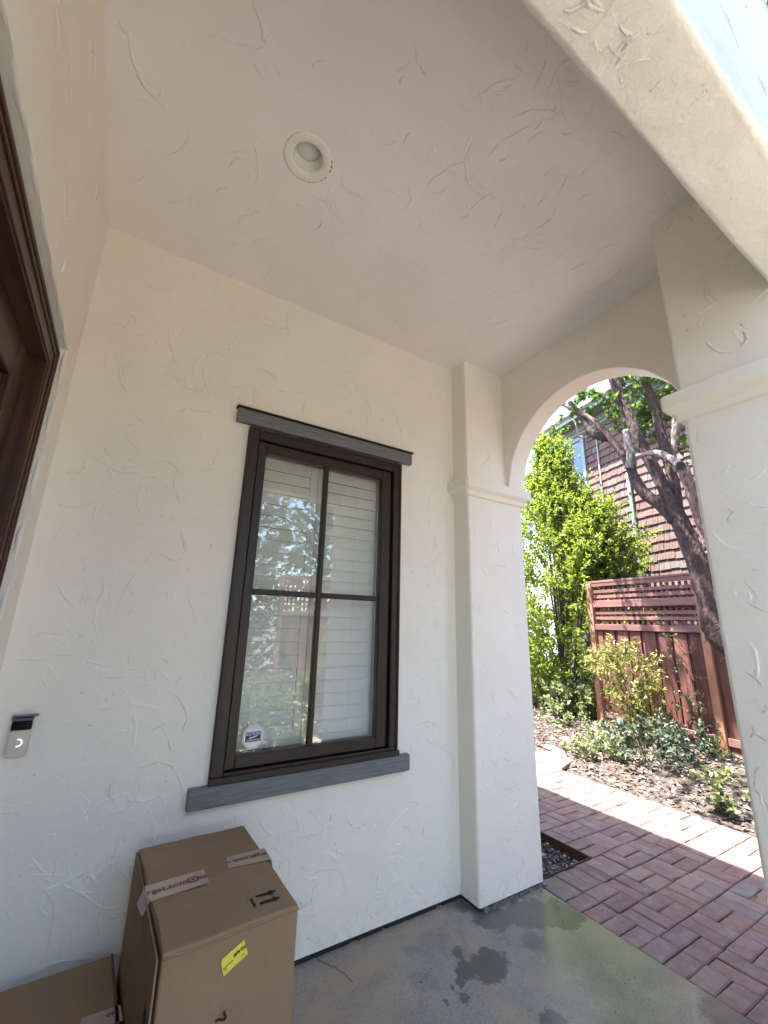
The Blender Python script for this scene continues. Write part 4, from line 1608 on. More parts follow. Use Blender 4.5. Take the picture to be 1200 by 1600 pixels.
text_obj('lettering', 'om', 0.05, mt, M['print_red'], t3, bold=0.0012, fit=0.035)
bm = bmesh.new()
bm.faces.new([bm.verts.new((q.x - 0.002, q.y, z)) for q, z in ((Q4[1], 0.302), (Q4[2], 0.302), (Q4[2] + Vector((-0.012, 0)), 0.302), (Q4[1] + Vector((-0.007, 0)), 0.302))])
finish('open_seam', bm, M['cardboard_dark'], low)

# ------------------------------------------------------------------ garden fences
def copy_obj(o, parent, **kw):
    c = o.copy()
    link(c, parent)
    for k, v in kw.items():
        setattr(c, k, v)
    return c


def fence(name, P, Q, label, posts, seed, top=2.26):
    """face looks to local -x side ... local y runs from P to Q, local x is the front"""
    rg = random.Random(seed)
    P, Q = Vector(P), Vector(Q)
    d = (Q - P)
    L = d.length
    rz = math.atan2(d.y, d.x) - math.pi / 2
    f = empty(name, (P.x, P.y, bedh(P.x, P.y) * 0), rz, label=label, cat='fence', group='redwood fences with lattice tops')
    dz = top - 2.26

    def part(nm, x0, x1, y0, y1, z0, z1, mat, bev=0.004):
        return box(nm, x0, x1, y0, y1, z0 + dz, z1 + dz, mat, f, bev)

    for y in posts:
        box('post', -0.075, 0.02, y - 0.05, y + 0.05, -0.1, top - 0.039, M['redwood_post'], f, 0.006)
    part('cap_rail', -0.055, 0.055, 0.051, L, 2.225, 2.262, M['redwood_rail'])
    part('rail', -0.050, -0.012, 0.052, L - 0.01, 2.165, 2.224, M['redwood_rail'])
    part('rail', -0.060, -0.012, 0.052, L - 0.01, 1.820, 1.930, M['redwood_rail'])
    part('rail', -0.055, -0.012, 0.052, L - 0.01, 1.455, 1.545, M['redwood_rail'])
    part('rail', -0.050, -0.012, 0.052, L - 0.01, 0.110, 0.200, M['redwood_rail'])
    for z in (2.080, 1.993, 1.728, 1.642):
        part('lattice_slat', -0.032, -0.018, 0.053, L - 0.012, z - 0.024, z + 0.024, M['redwood_rail'], 0.002)
    first = None
    y = 0.09
    while y < L - 0.05:
        if first is None:
            first = part('lattice_slat', -0.0165, -0.004, -0.021, 0.021, 1.55, 2.16, M['redwood'], 0.002)
            first.location = (0, y, 0)
        else:
            copy_obj(first, f, location=(0, y, 0))
        y += 0.087
    b1 = b2 = None
    y = 0.10
    while y < L + 0.02:
        if b1 is None:
            b1 = part('board', 0.000, 0.018, -0.0855, 0.0855, -0.06, 1.454, M['redwood'], 0.003)
            b2 = part('board', -0.024, -0.004, -0.088, 0.088, 0.205, 1.453, M['redwood'], 0.003)
            b1.location, b2.location = (0, y + 0.11, 0), (0, y, 0)
        else:
            copy_obj(b1, f, location=(rg.uniform(-0.001, 0.001), y + 0.11, 0), rotation_euler=(rg.gauss(0, 0.002), 0, 0))
            copy_obj(b2, f, location=(rg.uniform(-0.004, 0.002), y, 0), rotation_euler=(rg.gauss(0, 0.005), 0, rg.gauss(0, 0.03)))
        y += 0.222
    part('kick_board', -0.026, -0.005, 0.052, L - 0.01, -0.08, 0.105, M['redwood'])
    return f


# local y must run so that the front (-x local) faces the porch: from the far end of the fence to its near end
fence('garden_fence', (6.62, -3.2), (7.285, 2.30), 'redwood board fence with a lattice top across the garden path', (5.49, 3.75, 1.95, 0.15), 5)
# fence across the front yard, seen mirrored in the window
fence('front_fence', (3.1, -6.4), (7.8, -4.3), 'redwood board fence with a lattice top along the front yard, mirrored in the window', (0.06, 1.7, 3.4, 5.0), 8, 2.38)

# ------------------------------------------------------------------ neighbour house
hd_ = Vector((0.2487, 0.9686, 0))
hn_ = Vector((-0.9686, 0.2487, 0))
HA = Vector((9.43, 1.87, 0))
nh = empty('shingle_house', HA, math.atan2(hd_.y, hd_.x) - math.pi / 2, label='neighbouring house clad in weathered brown shingles beyond the fence', cat='house')
# local: y along the wall, -x towards the porch
EXPO = 0.19


def hbox(nm, a, mat, parent=nh, bev=0.0):
    return box(nm, *a, mat, parent, bev)


hw = hbox('wall', (0.004, 7.0, -9.0, 3.4, -0.3, 6.72), M['fascia'])
me_s = []
for w in (0.115, 0.15, 0.185):
    bm = bmesh.new()
    # tapered shake: thick butt at the bottom
    v = [bm.verts.new(q) for q in ((0.0, -w / 2, 0.0), (0.0, w / 2, 0.0), (-0.034, -w / 2, 0.0), (-0.034, w / 2, 0.0), (0.0, -w / 2, EXPO + 0.02), (0.0, w / 2, EXPO + 0.02), (-0.004, -w / 2, EXPO + 0.02), (-0.004, w / 2, EXPO + 0.02))]
    for q in ((0, 2, 3, 1), (2, 6, 7, 3), (4, 5, 7, 6), (0, 4, 6, 2), (1, 3, 7, 5)):
        bm.faces.new([v[i] for i in q])
    bmesh.ops.recalc_face_normals(bm, faces=bm.faces)
    me = bpy.data.meshes.new('shingle')
    bm.to_mesh(me)
    bm.free()
    me.materials.append(M['shingle'])
    me_s.append((w, me))
SV, SF = [], []
rg = random.Random(21)
nsh = 0
WY0, WY1, WZ0h, WZ1h = 1.86, 2.78, 3.9, 6.3
cols = [(y0, y1) for y0, y1 in ((-8.9, 3.38),)]
row = 0
z = 1.5
while z < 6.45:
    y = -8.9 + rg.uniform(0, 0.1)
    while y < 3.3:
        w, me = rg.choice(me_s)
        yc = y + w / 2
        y += w + rg.uniform(0.003, 0.011)
        if WY0 < yc < WY1 and WZ0h - 0.1 < z < WZ1h:
            continue
        dz_ = rg.uniform(-0.011, 0.011)
        if -0.75 < yc < 1.85 and 2.25 < z < 6.4 and nsh < 300 and not (yc < 0.35 and z > 4.9):
            o = bpy.data.objects.new('shingle', me)
            o.location = (rg.uniform(-0.004, 0.0), yc, z + dz_)
            link(o, hw)
            nsh += 1
        else:
            b = len(SV)
            for v in me.vertices:
                SV.append((v.co.x, v.co.y + yc, v.co.z + z + dz_))
            for f in me.polygons:
                SF.append([b + i for i in f.vertices])
    z += EXPO
    row += 1
o = np_mesh('shingle', SV, SF, M['shingle_field'], hw)
o['kind'] = 'stuff'
o['label'] = 'remaining shingles of the wall'
del o['label']
# eave, gutter, pipes, window
hbox('frieze_board', (-0.03, 0.003, -9.0, 3.4, 6.36, 6.62), M['fascia'])
hbox('soffit', (-0.42, 0.003, -9.0, 3.5, 6.64, 6.67), M['fascia'])
hbox('fascia', (-0.44, -0.405, -9.0, 3.5, 6.60, 6.82), M['gutter'])
bm = bmesh.new()
prof = [(-0.445, 6.68), (-0.54, 6.72), (-0.555, 6.83), (-0.545, 6.845), (-0.445, 6.84)]
A = [[bm.verts.new((x, y, z)) for x, z in prof] for y in (-9.0, 3.55)]
for q in range(5):
    bm.faces.new((A[0][q], A[0][(q + 1) % 5], A[1][(q + 1) % 5], A[1][q]))
bm.faces.new(A[0])
bm.faces.new(A[1][::-1])
finish('gutter', bm, M['gutter'], nh)
bm = bmesh.new()
v = [bm.verts.new(q) for q in ((-0.50, -9.2, 6.85), (-0.50, 3.6, 6.85), (3.5, 3.6, 8.9), (3.5, -9.2, 8.9), (7.4, -9.2, 6.85), (7.4, 3.6, 6.85))]
bm.faces.new((v[0], v[1], v[2], v[3]))
bm.faces.new((v[3], v[2], v[5], v[4]))
bm.faces.new((v[0], v[3], v[4]))
bm.faces.new((v[1], v[5], v[2]))
bm.faces.new((v[0], v[4], v[5], v[1]))
finish('roof', bm, M['roof'], nh)
bm = bmesh.new()
tube(bm, [(-0.075, 0.60, 0.0), (-0.075, 0.64, 3.2), (-0.075, 0.66, 4.75), (-0.05, 0.67, 4.85)], [0.042] * 4, 10)
finish('downspout', bm, M['pipe'], nh, True)
bm = bmesh.new()
tube(bm, [(-0.045, 1.44, 3.0), (-0.045, 1.44, 6.3)], [0.018] * 2, 8)
finish('conduit', bm, M['gutter'], nh, True)
wf = hbox('window', (-0.055, 0.02, WY0, WY0 + 0.10, WZ0h, WZ1h), M['win_trim'])
bm = bmesh.new()
for a in ((-0.055, 0.02, WY0, WY0 + 0.10, WZ0h, WZ1h), (-0.055, 0.02, WY1 - 0.10, WY1, WZ0h, WZ1h), (-0.0545, 0.02, WY0 + 0.10, WY1 - 0.10, WZ0h, WZ0h + 0.10), (-0.0545, 0.02, WY0 + 0.10, WY1 - 0.10, WZ1h - 0.10, WZ1h),
          (-0.045, 0.02, WY0 + 0.10, WY1 - 0.10, 5.02, 5.08), (-0.046, 0.02, 2.30, 2.34, WZ0h + 0.1, 5.02), (-0.046, 0.02, 2.30, 2.34, 5.08, WZ1h - 0.1)):
    add_box(bm, *a)
me = bpy.data.meshes.new('window')
bm.to_mesh(me)
bm.free()
me.materials.append(M['win_trim'])
wf.data = me
for y0, y1 in ((WY0 + 0.10, 2.30), (2.34, WY1 - 0.10)):
    for z0, z1 in ((WZ0h + 0.10, 5.02), (5.08, WZ1h - 0.10)):
        hbox('pane', (-0.022, -0.012, y0, y1, z0, z1), M['far_glass'], wf)

# pale wall seen through the leaves on the left
bm = bmesh.new()
add_box(bm, 15.0, 15.3, 7.5, 24.0, -0.2, 3.4)
add_box(bm, 14.95, 15.35, 7.45, 24.05, 3.401, 3.5)
tag(finish('garden_wall', bm, M['stucco_sky_tint']), 'pale plain wall glimpsed behind the bright shrub', 'wall')

# ------------------------------------------------------------------ tree
TX = 6.45
tree = empty('garden_tree', (TX, -0.35, 0), label='dark rough-barked tree leaning across the shingled house, several limbs', cat='tree')
TO = Vector((TX, -0.35, 0))


def tp_(px, py, x=TX):
    return at(px, py, 0, x) - TO


def limb(nm, pts, radii, mat, sub=5, sides=12, wob=0.07, seed=1):
    p, r = smooth_path(pts, radii, sub)
    bm = bmesh.new()
    tube(bm, p, r, sides, wob, True, random.Random(seed))
    return finish(nm, bm, mat, tree, True)


base = [Vector((0.25, -0.72, -0.2)), Vector((0.16, -0.55, 0.35)), Vector((0.10, -0.25, 0.95))]
trunk = limb('trunk', base + [tp_(1135, 1000), tp_(1113, 938), tp_(1094, 890), tp_(1076, 845), tp_(1058, 806), tp_(1046, 778)],
             [0.21, 0.19, 0.175, 0.168, 0.150, 0.130, 0.108, 0.104, 0.085], M['bark'], 6, 16, 0.06, 2)
limb('limb', [tp_(1064, 822), tp_(1047, 786), tp_(1036, 760), tp_(1019, 727), tp_(1004, 697), tp_(989, 664), tp_(974, 632), tp_(962, 600), tp_(948, 560), tp_(930, 505), tp_(905, 450)],
     [0.06, 0.080, 0.080, 0.078, 0.076, 0.075, 0.075, 0.075, 0.074, 0.07, 0.06], M['bark'], 5, 14, 0.06, 3)
limb('limb', [tp_(1060, 800, 6.5), tp_(1056, 768, 6.55), tp_(1048, 735, 6.58), tp_(1040, 706, 6.6), tp_(1031, 671, 6.6), tp_(1021, 628, 6.6), tp_(1008, 596, 6.6), tp_(998, 560, 6.6), tp_(985, 500, 6.6)],
     [0.06, 0.066, 0.066, 0.064, 0.060, 0.058, 0.056, 0.052, 0.045], M['bark'], 5, 12, 0.08, 4)
limb('limb', [tp_(1052, 815, 6.40), tp_(1030, 788, 6.38), tp_(1008, 772, 6.36), tp_(992, 748, 6.34), tp_(984, 728, 6.32), tp_(974, 712, 6.3), tp_(960, 694, 6.28), tp_(946, 680, 6.26)],
     [0.055, 0.076, 0.076, 0.070, 0.062, 0.052, 0.046, 0.040], M['bark'], 5, 12, 0.09, 5)
limb('limb', [tp_(985, 732, 6.32), tp_(986, 712, 6.30), tp_(981, 694, 6.28), tp_(978, 672, 6.27)], [0.08, 0.060, 0.052, 0.045], M['bark_pale'], 4, 10, 0.18, 6)
limb('limb', [tp_(976, 712, 6.28), tp_(958, 690, 6.24), tp_(942, 672, 6.2), tp_(927, 657, 6.18), tp_(908, 645, 6.14), tp_(886, 635, 6.1), tp_(862, 622, 6.06)],
     [0.045, 0.042, 0.040, 0.037, 0.035, 0.032, 0.026], M['bark_red'], 5, 8, 0.1, 7)
limb('limb', [tp_(950, 684, 6.25), tp_(933, 681, 6.2), tp_(920, 672, 6.18), tp_(910, 655, 6.16), tp_(900, 640, 6.14), tp_(890, 628, 6.12)],
     [0.058, 0.060, 0.055, 0.040, 0.036, 0.034], M['bark'], 4, 9, 0.2, 8)
limb('limb', [tp_(921, 682, 6.2), tp_(908, 683, 6.18), tp_(903, 676, 6.16), tp_(899, 661, 6.15), tp_(892, 655, 6.13), tp_(873, 651, 6.1)], [0.026, 0.024, 0.016, 0.013, 0.010, 0.008], M['bark_pale'], 4, 7, 0.2, 9)
limb('limb', [tp_(994, 712, 6.25), tp_(1005, 711, 6.2), tp_(1014, 708, 6.17), tp_(1028, 708, 6.14), tp_(1044, 714, 6.1), tp_(1056, 722, 6.06), tp_(1062, 727, 6.02)],
     [0.024, 0.030, 0.038, 0.042, 0.043, 0.046, 0.048], M['bark_pale'], 5, 10, 0.06, 10)
c0 = tp_(1063.5, 727.5, 5.995)
bm = bmesh.new()
dcut = (tp_(1063.5, 727.5, 5.97) - tp_(1056, 722, 6.06)).normalized()
tube(bm, [c0 - dcut * 0.02, c0 + dcut * 0.004], [0.054, 0.052], 14)
finish('cut_end', bm, M['cut_wood'], tree)
limb('limb', [tp_(1064, 728, 6.1), tp_(1072, 744, 6.12), tp_(1080, 768, 6.14), tp_(1087, 795, 6.16), tp_(1094, 820, 6.18), tp_(1106, 860, 6.2)], [0.06, 0.068, 0.062, 0.052, 0.045, 0.04], M['bark_red'], 5, 10, 0.12, 11)
limb('limb', [tp_(1050, 722, 6.7), tp_(1052, 700, 6.7), tp_(1056, 672, 6.7), tp_(1058, 640, 6.7), tp_(1064, 590, 6.7)], [0.05, 0.055, 0.058, 0.05, 0.04], M['bark_pale'], 4, 10, 0.14, 12)

# leaves of the tree: clusters seen under the arch plus the crown overhead
cl = []
for px, py, x, r, n in ((972, 612, 6.6, 0.30, 9), (985, 640, 6.7, 0.25, 6), (1010, 612, 6.8, 0.35, 11), (1035, 600, 6.7, 0.35, 12), (1052, 618, 6.8, 0.3, 10), (1002, 650, 6.8, 0.3, 9), (1012, 690, 6.8, 0.22, 5),
                        (1040, 640, 7.0, 0.35, 8), (1068, 700, 6.7, 0.2, 4), (1076, 715, 6.7, 0.15, 3), (935, 628, 6.3, 0.22, 8), (952, 655, 6.3, 0.15, 5), (925, 615, 6.2, 0.25, 8), (880, 660, 6.2, 0.25, 4), (885, 640, 6.2, 0.2, 4),
                        (1015, 672, 6.75, 0.2, 6), (1062, 655, 6.9, 0.25, 6)):
    cl.append((np.array(at(px, py, 0, x)), r, n))
rgn = np.random.default_rng(5)
for i in range(170):
    a = rgn.uniform(0, 2 * math.pi)
    rr_ = 2.3 * math.sqrt(rgn.uniform())
    cl.append((np.array([6.4 + rr_ * math.cos(a) * 0.9, 0.3 + rr_ * math.sin(a), rgn.uniform(5.9, 8.2)]), 0.4, 5))
for i in range(60):  # unseen leaf clusters over the path, added to dapple the sunlight
    cl.append((np.array([rgn.uniform(3.0, 5.4), rgn.uniform(-2.2, 1.8), rgn.uniform(5.6, 7.4)]), 0.3, 4))
bs, ds, ln = [], [], []
for c, r, n in cl:
    for k in range(n):
        bs.append(c + rgn.normal(size=3) * r * 0.5)
        d = rgn.normal(size=3)
        d[2] = abs(d[2]) * 0.4 - 0.1
        ds.append(d)
        ln.append(rgn.uniform(0.15, 0.34))
V, F, tw = sprays(bs, ds, ln, 15, 0.085, 0.060, rgn, 0.3, 0.9)
V = V - np.array(TO)
fo = np_mesh('foliage', V, F, M['leaf_tree'], tree)
fo['kind'] = 'stuff'
tw = [[np.array(q) - np.array(TO) for q in p] for p in tw]
o = twig_mesh('twig', tw, 0.006, 0.003, M['bark'], tree, 3)
o['kind'] = 'stuff'


# ------------------------------------------------------------------ shrubs and herbs
def shrub(name, centre, env, n, length, per, leaf, width, mat, label, cat='shrub', group=None, seed=1, up=0.9, stems=8, stem_r=0.012, core=0.25, spread=0.9):
    """env(u in 0..1 height, angle) -> radius ; returns thing with stems, foliage"""
    rg = np.random.default_rng(seed)
    c = np.array(centre, float)
    t = empty(name, tuple(c), label=label, cat=cat, group=group)
    hgt = env['h']
    bs, ds, ln = [], [], []
    for k in range(n):
        u = rg.uniform(env.get('z0', 0.02), 1.0)
        a = rg.uniform(0, 2 * math.pi)
        rad = env['r'](u) * (1 + 0.18 * math.sin(3 * a + u * 9) + 0.12 * math.sin(7 * a - u * 15))
        q = rad * (core + (1 - core) * rg.uniform() ** 0.5)
        lean = env.get('lean', (0, 0))
        b = np.array([q * math.cos(a) + lean[0] * u, q * math.sin(a) + lean[1] * u, u * hgt])
        d = np.array([math.cos(a) * (0.35 + q), math.sin(a) * (0.35 + q), up * rg.uniform(0.5, 1.5)]) + rg.normal(size=3) * 0.3
        d /= np.linalg.norm(d)
        l = length * rg.uniform(0.6, 1.2)
        bs.append(b - d * l * 0.6)
        ds.append(d)
        ln.append(l)
    V, F, tw = sprays(bs, ds, ln, per, leaf, width, rg, 0.2, spread)
    lo_ = V[:, 2] < 0.012
    V[lo_, 2] = 0.012 + rg.uniform(0, 0.01, lo_.sum())
    o = np_mesh('foliage', V, F, mat, t)
    o['kind'] = 'stuff'
    bm = bmesh.new()
    r2 = random.Random(seed)
    for k in range(stems):
        a = r2.uniform(0, 2 * math.pi)
        rad = env['r'](0.65) * r2.uniform(0.15, 0.7)
        lean = env.get('lean', (0, 0))
        pts = []
        for i in range(6):
            u = i / 5 * 0.85
            pts.append((math.cos(a) * rad * u + lean[0] * u + r2.gauss(0, 0.012), math.sin(a) * rad * u + lean[1] * u + r2.gauss(0, 0.012), u * hgt - 0.03))
        tube(bm, pts, [stem_r * (1 - 0.12 * i) for i in range(6)], 5)
    o = finish('stem', bm, M['stem'], t)
    o['kind'] = 'stuff'
    bm = None
    if n < 900:
        o = twig_mesh('twig', [[np.array(q) for q in p] for p in tw], 0.0035 if leaf > 0.03 else 0.002, 0.0015, M['stem'], t, 3)
        o['kind'] = 'stuff'
    return t


def bough(main, *a, **k):
    """a leafy bough that grows from the foot of another shrub and is part of it"""
    b = shrub(*a, **k)
    off = b.location - main.location
    for ch in list(b.children):
        ch.parent = main
        ch.location = off
    bpy.data.objects.remove(b)
    bm = bmesh.new()
    r2 = random.Random(int(off.z * 100))
    for q in range(4):
        e = off + Vector((r2.uniform(-.15, .15), r2.uniform(-.15, .15), 0.35))
        mid = e * 0.55 + Vector((0, 0, -0.25))
        tube(bm, [(r2.uniform(-.1, .1), r2.uniform(-.1, .1), -0.03), mid, e], [0.02, 0.016, 0.011], 6)
    finish('stem', bm, M['stem'], main)['kind'] = 'stuff'


def big_r(u):
    return (0.55 + 1.1 * math.sin(math.pi * min(1, (u + 0.12) * 0.95)) ** 0.8) * (1.0 if u < 0.5 else max(0.16, 1.0 - (u - 0.5) * 1.55))


main_shrub = shrub('tall_shrub', (8.15, 3.55, -0.02), dict(h=5.6, r=big_r), 2300, 0.55, 30, 0.078, 0.036, M['leaf_bright'], 'tall bright yellow-green shrub growing past the left end of the redwood fence',
      'shrub', None, 3, 1.3, 16, 0.02, 0.15)
bough(main_shrub, 'tall_shrub', (8.15, 2.45, 2.25), dict(h=1.6, r=lambda u: 0.62 * math.sin(math.pi * min(1, u * 0.85 + 0.12)), z0=0.0), 420, 0.42, 28, 0.072, 0.034, M['leaf_bright'],
      'bright leafy boughs hanging over the fence top beside the downpipe', 'shrub', None, 13, 1.0, 5, 0.012, 0.1)
shrub('clipped_bush', (10.9, 6.45, -0.02), dict(h=1.25, r=lambda u: 0.62 * (1 - 0.5 * u * u)), 260, 0.30, 24, 0.05, 0.026, M['leaf_bright'], 'small rounded bush by itself far down the path, at the edge of the pilaster', 'bush', None, 4, 1.0, 8, 0.01)
g1 = 'low plants in the mulch bed'
p = at(900, 1112, 2, 0.0)
shrub('leafy_perennial', (7.1, 2.75, 0.02), dict(h=0.55, r=lambda u: 0.5 * (1 - 0.45 * u)), 62, 0.26, 15, 0.085, 0.05, M['leaf_pale'], 'pale broad-leaved plant at the foot of the tall bright shrub', 'plant', g1, 5, 0.9, 8, 0.006)
shrub('leafy_perennial', (6.35, 2.45, 0.02), dict(h=0.34, r=lambda u: 0.22 * (1 - 0.3 * u)), 16, 0.22, 13, 0.075, 0.042, M['leaf_pale'], 'thin pale plant in the sunlit mulch in front of the tall shrub', 'plant', g1, 6, 1.0, 5, 0.005)
bough(main_shrub, 'tall_shrub', (8.0, 3.05, 3.3), dict(h=2.0, r=lambda u: 0.50 * (1 - 0.75 * u), z0=0.0), 170, 0.42, 22, 0.062, 0.03, M['leaf_bright'], 'loose bright top boughs in front of the neighbouring house window', 'shrub', None, 23, 1.6, 5, 0.012, 0.1)
bough(main_shrub, 'tall_shrub', (8.1, 2.75, 2.3), dict(h=2.1, r=lambda u: 0.62 * (1 - 0.8 * u), z0=0.0), 200, 0.5, 22, 0.062, 0.028, M['leaf_bright'], 'bright boughs filling the middle of the tall shrub, over the fence end post', 'shrub', None, 33, 1.8, 5, 0.012, 0.1)
# young bush before the fence
shrub('young_bush', (6.62, 1.28, 0.03), dict(h=1.22, r=lambda u: 0.14 + 0.42 * u ** 0.8 if u < 0.75 else 0.50 - 0.9 * (u - 0.75), z0=0.12, lean=(-0.06, 0.16)), 185, 0.30, 17, 0.062, 0.026, M['leaf_yellow'],
      'airy yellow-green young bush in front of the redwood fence', 'bush', None, 7, 1.2, 11, 0.007, 0.1)
shrub('flowering_vine', (6.98, 0.72, 0.03), dict(h=1.45, r=lambda u: 0.10 + 0.34 * u, z0=0.3, lean=(0.02, 0.05)), 26, 0.34, 7, 0.05, 0.028, M['leaf_pale'], 'sparse twining plant climbing the shaded part of the fence', 'plant', None, 8, 0.6, 7, 0.004, 0.1)
shrub('dark_groundcover', (6.50, 0.72, 0.03), dict(h=0.34, r=lambda u: 0.40 * (1 - 0.4 * u)), 44, 0.20, 15, 0.066, 0.032, M['leaf_dark'], 'dark green mound of leaves at the base of the fence, right of the young bush', 'plant', g1, 9, 0.7, 6, 0.005)
shrub('dark_shrub', (5.72, 0.80, 0.02), dict(h=0.40, r=lambda u: 0.44 * (1 - 0.25 * u)), 40, 0.28, 11, 0.080, 0.042, M['leaf_dark'], 'grey-green drooping shrub beside the brick path, below the young bush', 'shrub', g1, 10, 0.7, 9, 0.006)
shrub('pale_herb', (5.42, 1.22, 0.02), dict(h=0.20, r=lambda u: 0.34 * (1 - 0.3 * u)), 50, 0.16, 14, 0.058, 0.03, M['leaf_pale'], 'pale silvery herb by the stepping stones at the edge of the bed', 'plant', g1, 11, 0.8, 6, 0.004)
shrub('pale_herb', (5.95, 1.42, 0.02), dict(h=0.22, r=lambda u: 0.28 * (1 - 0.3 * u)), 32, 0.17, 13, 0.058, 0.03, M['leaf_pale'], 'pale low herb between the stepping stones and the young bush', 'plant', g1, 12, 0.8, 6, 0.004)
q = at(1122, 1268, 2, 0.0)
shrub('lobed_seedling', (4.98, -0.20, 0.0), dict(h=0.30, r=lambda u: 0.085 + 0.03 * u), 14, 0.12, 9, 0.07, 0.058, M['leaf_pale'], 'light green lobed plant close to the brick edge, nearest the pier', 'plant', g1, 14, 0.7, 5, 0.004, 0.1)
shrub('lobed_seedling', (5.32, -0.36, 0.0), dict(h=0.22, r=lambda u: 0.13), 10, 0.12, 8, 0.062, 0.05, M['leaf_pale'], 'smaller grey-green lobed plant half hidden by the pier', 'plant', g1, 15, 0.7, 4, 0.004, 0.1)
shrub('upright_seedling', (5.92, 0.12, 0.02), dict(h=0.36, r=lambda u: 0.04, z0=0.5), 5, 0.16, 5, 0.085, 0.03, M['leaf_yellow'], 'single upright yellow seedling in the mulch near the fence post', 'plant', g1, 16, 2.0, 3, 0.004, 0.1, 0.4)
# broad dark plant poking out beside the pilaster
shrub('broad_leaf_plant', (3.02, 0.46, -0.05), dict(h=0.72, r=lambda u: 0.17 + 0.06 * u, z0=0.25), 20, 0.22, 6, 0.15, 0.085, M['leaf_dark'], 'dark broad-leaved plant peeping out from behind the pilaster', 'plant', g1, 17, 0.7, 6, 0.005, 0.1)

# front yard plants that the window mirrors
g2 = 'front yard shrubs mirrored in the window'
for i, (x, y, h_, r_, mt_, lb) in enumerate(((2.25, -3.55, 0.55, 0.40, 'leaf_pale', 'pale leafy shrub mirrored low in the left window panes'), (2.95, -3.8, 0.85, 0.5, 'leaf_yellow', 'yellow-green shrub mirrored beside the middle muntin'),
                                           (1.75, -3.7, 0.6, 0.4, 'leaf_bright', 'bright low shrub mirrored at the far left of the glass'), (3.75, -4.9, 1.6, 0.4, 'leaf_bright', 'tall narrow shrub mirrored against the red fence'),
                                           (2.7, -5.2, 0.6, 0.6, 'leaf_pale', 'low shrub mirrored at the foot of the front fence'))):
    shrub('front_shrub', (x, y, -0.04), dict(h=h_, r=lambda u, r_=r_: r_ * (1 - 0.5 * u)), 150, 0.26, 18, 0.065, 0.036, M[mt_], lb, 'shrub', g2, 40 + i, 0.9, 7, 0.007)


def yard_tree(loc, h, r, mat, label, seed, n=260):
    rg = np.random.default_rng(seed)
    t = empty('yard_tree', loc, label=label, cat='tree', group='trees beyond the front yard')
    bm = bmesh.new()
    tube(bm, [(0, 0, -0.1), (0.08, 0.03, h * 0.3), (0.0, 0.1, h * 0.55), (0.1, 0.1, h * 0.9)], [0.16, 0.12, 0.09, 0.03], 9, 0.1)
    for k in range(7):
        a = k * 0.9
        tube(bm, [(0.05, 0.05, h * (0.35 + 0.06 * k)), (math.cos(a) * r * 0.4, math.sin(a) * r * 0.4, h * (0.5 + 0.06 * k)), (math.cos(a) * r * 0.8, math.sin(a) * r * 0.8, h * (0.58 + 0.055 * k))], [0.06, 0.035, 0.012], 6, 0.1)
    finish('trunk', bm, M['bark'], t, True)
    bs, ds, ln = [], [], []
    for k in range(n):
        d = rg.normal(size=3)
        d /= np.linalg.norm(d)
        q = d * np.array([r, r, h * 0.36]) * rg.uniform(0.35, 1.0) + np.array([0, 0, h * 0.66])
        bs.append(q)
        ds.append(d + np.array([0, 0, 0.1]) + rg.normal(size=3) * 0.4)
        ln.append(rg.uniform(0.3, 0.6))
    V, F, tw = sprays(bs, ds, ln, 22, 0.10, 0.06, rg)
    o = np_mesh('foliage', V, F, M[mat], t)
    o['kind'] = 'stuff'
    return t


yard_tree((4.9, -8.6, -0.1), 5.6, 1.7, 'leaf_dark', 'dark leafy tree behind the front fence, mirrored in the upper panes', 61, 330)
yard_tree((0.8, -8.0, -0.1), 5.0, 1.5, 'leaf_tree', 'light green tree at the left of the front yard, mirrored faintly', 62)
yard_tree((5.6, -8.6, -0.1), 5.8, 1.8, 'leaf_dark', 'dark tree behind the right end of the front fence', 63)
yard_tree((13.0, 11.5, -0.1), 6.0, 1.9, 'leaf_tree', 'light green tree far down the garden behind the pale wall corner', 64)

# ------------------------------------------------------------------ mulch chips and fallen leaves
rgn = np.random.default_rng(99)


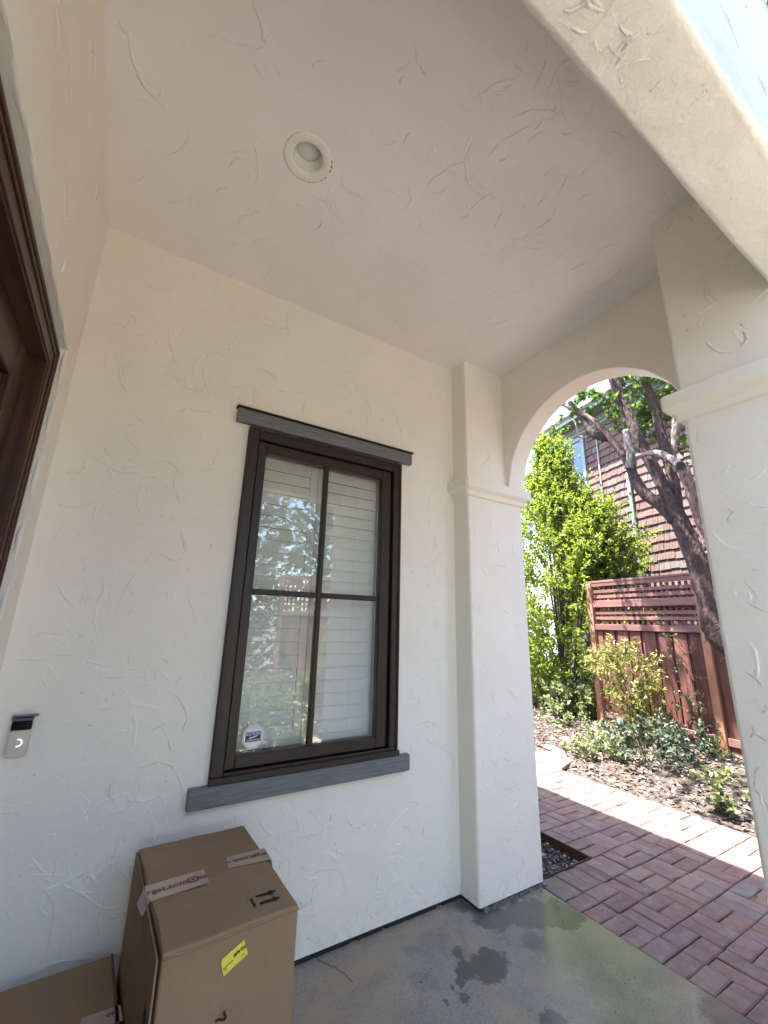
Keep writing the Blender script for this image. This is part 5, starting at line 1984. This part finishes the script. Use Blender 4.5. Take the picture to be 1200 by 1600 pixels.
def chips(name, x0, x1, y0, y1, n, zf, mat, l0, l1, kind='stuff'):
    X = rgn.uniform(x0, x1, n)
    Y = rgn.uniform(y0, y1, n)
    Z = np.array([zf(x, y) for x, y in zip(X, Y)]) + rgn.uniform(0.002, 0.014, n)
    P = np.stack([X, Y, Z], 1)
    D = rgn.normal(size=(n, 3))
    D[:, 2] *= 0.22
    L = rgn.uniform(l0, l1, n)
    V, F = leaves(P, D, L, L * rgn.uniform(0.25, 0.6, n), 0.2, 0, rgn)
    o = np_mesh(name, V, F, mat)
    o['kind'] = kind
    return o


chips('mulch_chips', 4.68, 8.6, -1.2, 4.6, 15000, bedh, M['chips'], 0.02, 0.075)
chips('strip_mulch_chips', 2.75, 3.27, -0.085, 0.9, 2600, lambda x, y: -0.055 + float(hump(x, y)) * 0.5, M['chips'], 0.012, 0.04)
chips('leaf_litter', 4.72, 7.4, -0.9, 3.2, 420, lambda x, y: bedh(x, y) + 0.008, M['leaf_dry'], 0.04, 0.09)
for i, (x, y, lb) in enumerate(((3.67, -0.82, 'small pale fallen leaf lying on the shaded bricks by the pier'), (2.98, -0.60, 'tiny dry leaf on the bricks near the wet slab'), (3.95, 0.28, 'dry leaf on the bricks at the edge of the building shade'), (2.66, -0.30, 'brown dead leaf at the foot of the pilaster on wet concrete'))):
    V, F = leaves([[0, 0, 0.006]], [[0.8, -0.5, 0.12]], 0.05 if i != 1 else 0.025, 0.020, 0.5, 0, rgn)
    o = np_mesh('fallen_leaf', V, F, M['leaf_dry'])
    o.location = (x, y, 0.004)
    o.rotation_euler = (0, 0, i * 1.3)
    tag(o, lb, 'leaf', 'fallen leaves')
t_ = shrub('yard_hedge', (2.3, -7.6, -0.05), dict(h=4.6, r=lambda u: 1.5 * (1 - 0.4 * u * u)), 1300, 0.4, 22, 0.085, 0.045, M['leaf_dark'], 'tall loose dark hedge left of the front fence, mirrored behind the low shrubs', 'hedge', None, 71, 0.9, 10, 0.012)

chips('grit', 1.0, 2.7, -1.6, -0.02, 260, lambda x, y: -0.004, M['chips'], 0.004, 0.011)
chips('path_litter', 2.8, 4.6, -1.4, 1.4, 170, lambda x, y: -0.003, M['leaf_dry'], 0.008, 0.026)
